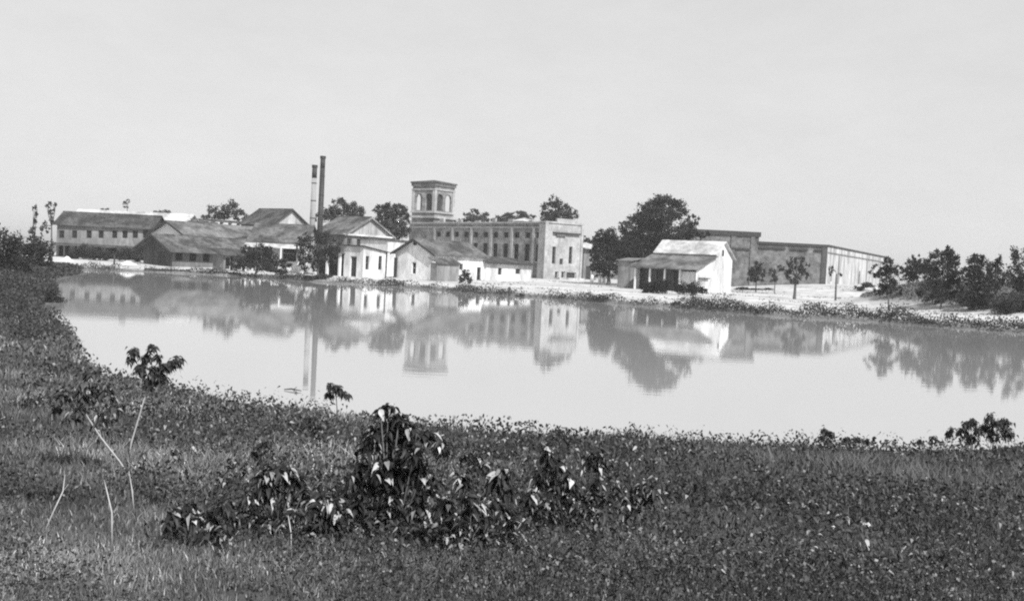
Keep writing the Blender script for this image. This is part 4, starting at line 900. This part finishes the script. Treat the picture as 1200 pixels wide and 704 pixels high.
bs = cc_[c]+off; bs[:, 2] = cc_[c][:, 2]+th*rq.uniform(.35, 1.15, n); an = rq.uniform(0, 2*np.pi, n)
tn_ = np.where(rq.random(n) < .13, .34, .028)*rq.uniform(.5, 1.5, n)
v, f, tt = broad_leaves(bs, np.stack([np.cos(an), np.sin(an), rq.uniform(-.5, .6, n)], 1), rq.uniform(.03, .085, n), tn_, 92)
v[:, 2] = np.maximum(v[:, 2], ground_z(v[:, 0], v[:, 1])+.01)
o = np_mesh('leafy_thicket', v, f, 'weed_leaf', tt, smooth=True); o['kind'] = 'stuff'; tag(o, 'tangled dark leafy growth between the near bank shrubs', 'undergrowth')
# left shore rough growth
n = 90000; y = rng.uniform(34, 150, n); x = -y*rng.uniform(.36, .52, n); d = seg_dist(np.stack([x, y], 1), POND); k_ = (d > 0) & (y < 142); x = x[k_]; y = y[k_]
pt = np.stack([x, y, ground_z(x, y)+rng.uniform(0, 1, len(x))*(.5+.3*wob(x*.3, y*.3))], 1)
v, f, tt = leaf_quads(pt, np.clip(.0022*y, .08, .3)*rng.uniform(.7, 1.4, len(pt)), .06*rng.uniform(.4, 1.8, len(pt)), seed=79)
o = np_mesh('shore_thicket', v, f, 'tree_leaf', tt); o['kind'] = 'stuff'; tag(o, 'rough dark growth covering the left shore', 'undergrowth')
GF = 'broad-leaved shrubs on the near bank'
shrub('slender sapling with a bare pale stem and round dark leafy head, left foreground', (150, 540), [(172, 455, 4)], seed=70)if False else None
def sapling(label, base_px, path, clumps, **kw):
    o = shrub(label, base_px, clumps, name='sapling', cat='sapling', **kw)
    g0 = o.location; mb = MB(); pts = [Vector(g0)-Vector((0, 0, .03))]+[wp(px, py, g0.y) for px, py in path]
    mb.tube(pts, [.016-.009*i/len(pts) for i in range(len(pts))], 8); mb.build('trunk', 'bark_pale', o, True); return o
# clumps whose stems start at the crown: use a separate routine so the bare trunk stays clean
def crown_sapling(label, base_px, path, clumps, leaf=.1, n_per=20, tone=.035, pale=.06, seed=1, r0=.015, group=None, bark='bark_pale'):
    r = random.Random(seed); rn = np.random.default_rng(seed); g0 = hit(*base_px); Y = g0.y; root = thing('sapling', label, 'sapling', g0, group)
    pts = [Vector(g0)-Vector((0, 0, .03))]+[wp(px, py, Y) for px, py in path]
    mb = MB(); mb.tube(pts, [r0*(1.1-.35*i/len(pts)) for i in range(len(pts))], 8); mb.build('trunk', bark, root, True)
    top = pts[-1]; mb = MB(); bases = []; dirs = []
    for (px, py, rp) in clumps:
        rad = rp*Y/F; c = wp(px, py, Y+r.uniform(-.7, .7)*rad); mb.tube([top, top.lerp(c, .5)+Vector((0, 0, .02)), c], [r0*.4, r0*.3, r0*.2], 5)
        nn = max(3, int(n_per*2.6*(rad/.09)**2)//6)
        for _ in range(nn):
            o_ = Vector((r.gauss(0, 1), r.gauss(0, 1), r.gauss(0, 1))).normalized()*rad*r.uniform(.2, .8); e = c+o_; mb.tube([c, e], [r0*.2, r0*.12], 4)
            for k in range(6): an = r.uniform(0, 2*math.pi); bases.append(tuple(e-o_*r.uniform(0, .9)+Vector((r.gauss(0, .2), r.gauss(0, .2), r.gauss(0, .2)))*rad)); dirs.append((math.cos(an), math.sin(an), r.uniform(-.8, .4)))
    mb.build('twig', bark, root, True)
    n = len(bases); tn = tone*rn.uniform(.6, 1.5, n); tn = np.where(rn.random(n) < pale, rn.uniform(.15, .4, n), tn)
    v, f, t_ = broad_leaves(np.array(bases), np.array(dirs), leaf*rn.uniform(.6, 1.2, n), tn, seed); np_mesh('foliage', v, f, 'weed_leaf', t_, root, True)
    return root
crown_sapling('slender sapling with bare pale stem and round dark leafy head, left foreground', (150, 541), [(154, 518), (163, 488), (170, 464), (174, 455)],
    [(157, 411, 7), (153, 420, 5), (178, 407, 6), (172, 418, 7), (166, 430, 10), (181, 436, 13), (176, 448, 8), (193, 429, 8), (204, 424, 7), (209, 421, 5), (190, 444, 8), (186, 418, 5)], leaf=.075, n_per=46, seed=71, r0=.010)
crown_sapling('small dark sprig standing against the water at the near shore', (396, 498), [(395, 480), (394, 465)],
    [(388, 452, 6), (395, 455, 7), (386, 461, 5), (402, 460, 5), (408, 463, 4)], leaf=.085, n_per=30, seed=72, r0=.01, bark='bark')
crown_sapling('leaning pale branch with grey leaves at the far left foreground', (157, 562), [(140, 540), (118, 512), (96, 478)],
    [(100, 455, 18), (75, 462, 14), (125, 460, 15), (88, 485, 14), (118, 488, 12), (65, 480, 10), (135, 478, 9), (105, 438, 8)], leaf=.075, n_per=26, tone=.06, pale=.2, seed=73, r0=.008)
shrub('largest dark shrub with big glossy leaves in the middle foreground', (462, 632), [(460, 500, 16), (440, 510, 13), (480, 505, 13), (500, 512, 10), (515, 520, 7), (455, 478, 7), (446, 484, 6), (468, 488, 7), (430, 525, 10), (460, 525, 20), (485, 530, 18), (450, 550, 18), (475, 558, 20), (495, 552, 14), (425, 545, 10), (430, 570, 14), (455, 585, 18), (480, 590, 16), (505, 580, 12), (500, 606, 12), (415, 560, 8), (440, 606, 14), (468, 612, 14), (418, 592, 9), (520, 528, 7), (455, 628, 14), (485, 622, 14), (512, 622, 10), (430, 628, 12), (408, 612, 9)],
      leaf=.08, n_per=18, pale=.10, seed=74, group=GF, tone=.022, stem_r=.011)
L4 = [('low dark broad-leaved shrub nearest the thin pale stems at lower left', (215, 640), [(205, 600, 9), (222, 594, 8), (214, 612, 9), (230, 610, 7), (198, 615, 7)]),
      ('dark leafy shrub tucked at the right foot of the largest shrub', (528, 648), [(522, 590, 8), (514, 598, 8), (530, 602, 9), (520, 615, 9), (535, 618, 8)]),
      ('small dark shrub on the slope directly right of the largest shrub', (556, 575), [(548, 535, 7), (560, 538, 7), (553, 548, 8), (566, 550, 6)]),
('dark leafy shrub at lower left of centre, leaves splayed upward', (325, 632), [(318, 555, 10), (305, 560, 10), (335, 552, 10), (345, 562, 9), (322, 575, 13), (305, 582, 10), (340, 582, 10), (300, 600, 8), (330, 600, 8), (315, 612, 10), (345, 600, 9), (292, 582, 8), (355, 575, 6)]),
      ('low dark shrub with drooping leaves between two larger ones', (385, 640), [(380, 585, 10), (370, 592, 9), (392, 590, 10), (400, 602, 9), (378, 604, 9), (392, 615, 10), (368, 618, 9), (382, 626, 9)]),
      ('dark shrub low in the foreground left, below the pale twig', (262, 645), [(262, 592, 9), (248, 605, 9), (275, 603, 9), (240, 622, 8), (262, 622, 9)]),
      ('upright dark shrub right of the largest shrub, pair of leafy tops', (548, 655), [(545, 568, 9), (552, 580, 9), (538, 560, 6), (560, 598, 10), (545, 612, 10), (565, 625, 10), (550, 640, 10), (538, 630, 9), (570, 605, 8), (555, 592, 9)]),
      ('short dark shrub topping two stems right of centre', (590, 652), [(588, 555, 9), (598, 552, 6), (580, 566, 9), (595, 580, 8), (588, 600, 9), (600, 612, 8), (582, 630, 9), (596, 636, 8), (578, 590, 8)]),
      ('second largest dark shrub in the foreground right of centre', (665, 628), [(642, 532, 8), (650, 540, 9), (660, 548, 9), (640, 552, 8), (632, 565, 9), (652, 570, 10), (668, 578, 12), (690, 580, 11), (680, 595, 12), (660, 592, 11), (695, 600, 9), (642, 590, 8), (678, 612, 8), (622, 580, 6), (640, 606, 9), (625, 595, 7), (708, 585, 8), (668, 560, 9), (700, 565, 7), (655, 612, 8)]),
      ('umbrella-topped shrub on a thin pale stem above the right thicket', (698, 588), [(690, 538, 9), (702, 533, 9), (712, 540, 7), (697, 545, 9)]),
      ('compact dark shrub at the right of the thicket', (752, 618), [(748, 574, 9), (762, 573, 8), (738, 584, 8), (755, 588, 9), (766, 584, 6), (742, 596, 6)]),
      ('small dark clump on the slope above the left shrubs', (308, 548), [(306, 524, 8), (316, 520, 6), (298, 532, 6)]),
      ('small dark weed near shore left of the largest shrub', (372, 520), [(368, 492, 6), (372, 502, 7), (362, 500, 4)]),
      ('small dark weed behind the largest shrub on its left', (352, 512), [(345, 498, 5), (340, 495, 4)]),
      ('dark tuft sticking above the shoreline right of centre', (968, 533), [(967, 505, 6), (972, 509, 6), (964, 512, 5), (970, 517, 6)]),
      ('pair of low dark tufts on the right shoreline', (1005, 536), [(992, 515, 6), (1005, 514, 5), (1014, 517, 6)]),
      ('dark shoreline weed left of the tall right-edge weeds', (1100, 536), [(1095, 515, 7), (1078, 517, 5), (1112, 508, 6), (1116, 503, 5)]),
      ('tall dark weed on the shoreline at the right edge', (1140, 536), [(1132, 498, 8), (1140, 495, 7), (1146, 505, 8), (1130, 508, 7), (1138, 514, 9), (1124, 506, 6)]),
      ('tallest weed at the extreme right edge of the shoreline', (1164, 535), [(1160, 490, 8), (1166, 498, 9), (1155, 502, 9), (1176, 496, 10), (1164, 510, 10), (1180, 508, 10)])]
for i, (lab, base, cl_) in enumerate(L4):
    near_ = base[1] > 560
    shrub(lab, base, cl_, leaf=.078 if near_ else .065, n_per=20 if near_ else 22, pale=.14 if near_ else .04, tone=.026 if near_ else .04, seed=80+i, group=GF, stem_r=.006, stem='bark_pale' if i in (9,) else 'bark')
# scattered unnamed dark plants inside the grass are the same kind of shrub, small
# pale dead sticks
for i, (pts, lab) in enumerate((([(632, 660), (622, 640), (606, 620), (596, 605)], 'pale curved dead stick low in the foreground right of centre'),
    ([(369, 531), (355, 515), (340, 501)], 'pale straight dead stick on the slope left of the largest shrub'),
    ([(421, 546), (408, 530), (396, 521)], 'pale dead stick leaning toward the largest shrub'),
    ([(49, 636), (62, 600), (74, 575), (76, 556)], 'thin pale dead stem in the lower left corner'),
    ([(131, 652), (131, 600), (126, 578), (122, 562)], 'thin upright pale dead stem right of the corner stem'),
    ([(157, 606), (155, 575), (151, 552)], 'short pale dead stem under the slender sapling'),
    ([(255, 652), (268, 635), (280, 622)], 'short leaning pale stick below the lower left shrub'),
    ([(816, 662), (806, 645), (796, 628)], 'pale twig low in the foreground right of the compact shrub'),
    ([(341, 654), (341, 625), (338, 604)], 'thin pale stalk under the splayed shrub'),
    ([(1045, 662), (1055, 648), (1064, 636)], 'faint pale twig in the lower right grass'))):
    g0 = hit(*pts[0]); Y = g0.y; q_ = [Vector(g0)]+[wp(px, py, Y+.12*k) for k, (px, py) in enumerate(pts[1:])]
    q_ = [Vector((v_.x, v_.y, max(v_.z, gz(v_.x, v_.y)+.04))) for v_ in q_]
    mb = MB(); mb.tube(q_, [.006, .0055, .0045, .003][:len(q_)], 6); a_ = q_[-2]; mb.tube([a_, a_+Vector((.03, .02, .05))], [.003, .0015], 5) if i % 3 == 0 else None
    tag(mb.build('dead_stick', 'bark_pale', None, True), lab, 'stick', 'pale dead sticks on the near bank')
# white blossoms / scraps in the grass
for i, (px, py, s_, lab) in enumerate(((1015, 620, .055, 'largest white flower head in the right foreground grass'), (925, 594, .03, 'small white flower head right of centre in the grass'), (985, 537, .05, 'white flower head near the right shoreline'), (975, 624, .045, 'pale flower head left of the largest white one'), (1057, 553, .045, 'pale flower head in the right grass above the largest'), (1098, 566, .045, 'pale flower head nearest the right edge'), (947, 546, .03, 'tiny white flower head near the right shoreline, left of the other'))):
    g0 = hit(px, py+8); c = wp(px, py, g0.y); c.z = max(c.z, g0.z+.12); t_ = thing('white_flower', lab, 'flower', g0, 'white flowers in the near grass')
    mb = MB(); mb.tube([g0, g0.lerp(c, .5)+Vector((.01, 0, 0)), c], [.004, .003, .003], 5); mb.build('stalk', 'bark_pale', t_)
    rn = np.random.default_rng(i); nn = 9; an = np.linspace(0, 2*np.pi, nn, endpoint=False)
    dv = np.stack([np.cos(an), np.sin(an), rn.uniform(.2, .9, nn)], 1); v, f, tt = broad_leaves(np.repeat(np.array([tuple(c)]), nn, 0), dv, np.full(nn, s_)*rn.uniform(.8, 1.2, nn), np.full(nn, .75), i, width=.7)
    np_mesh('blossom', v, f, 'weed_leaf', tt, t_, True)
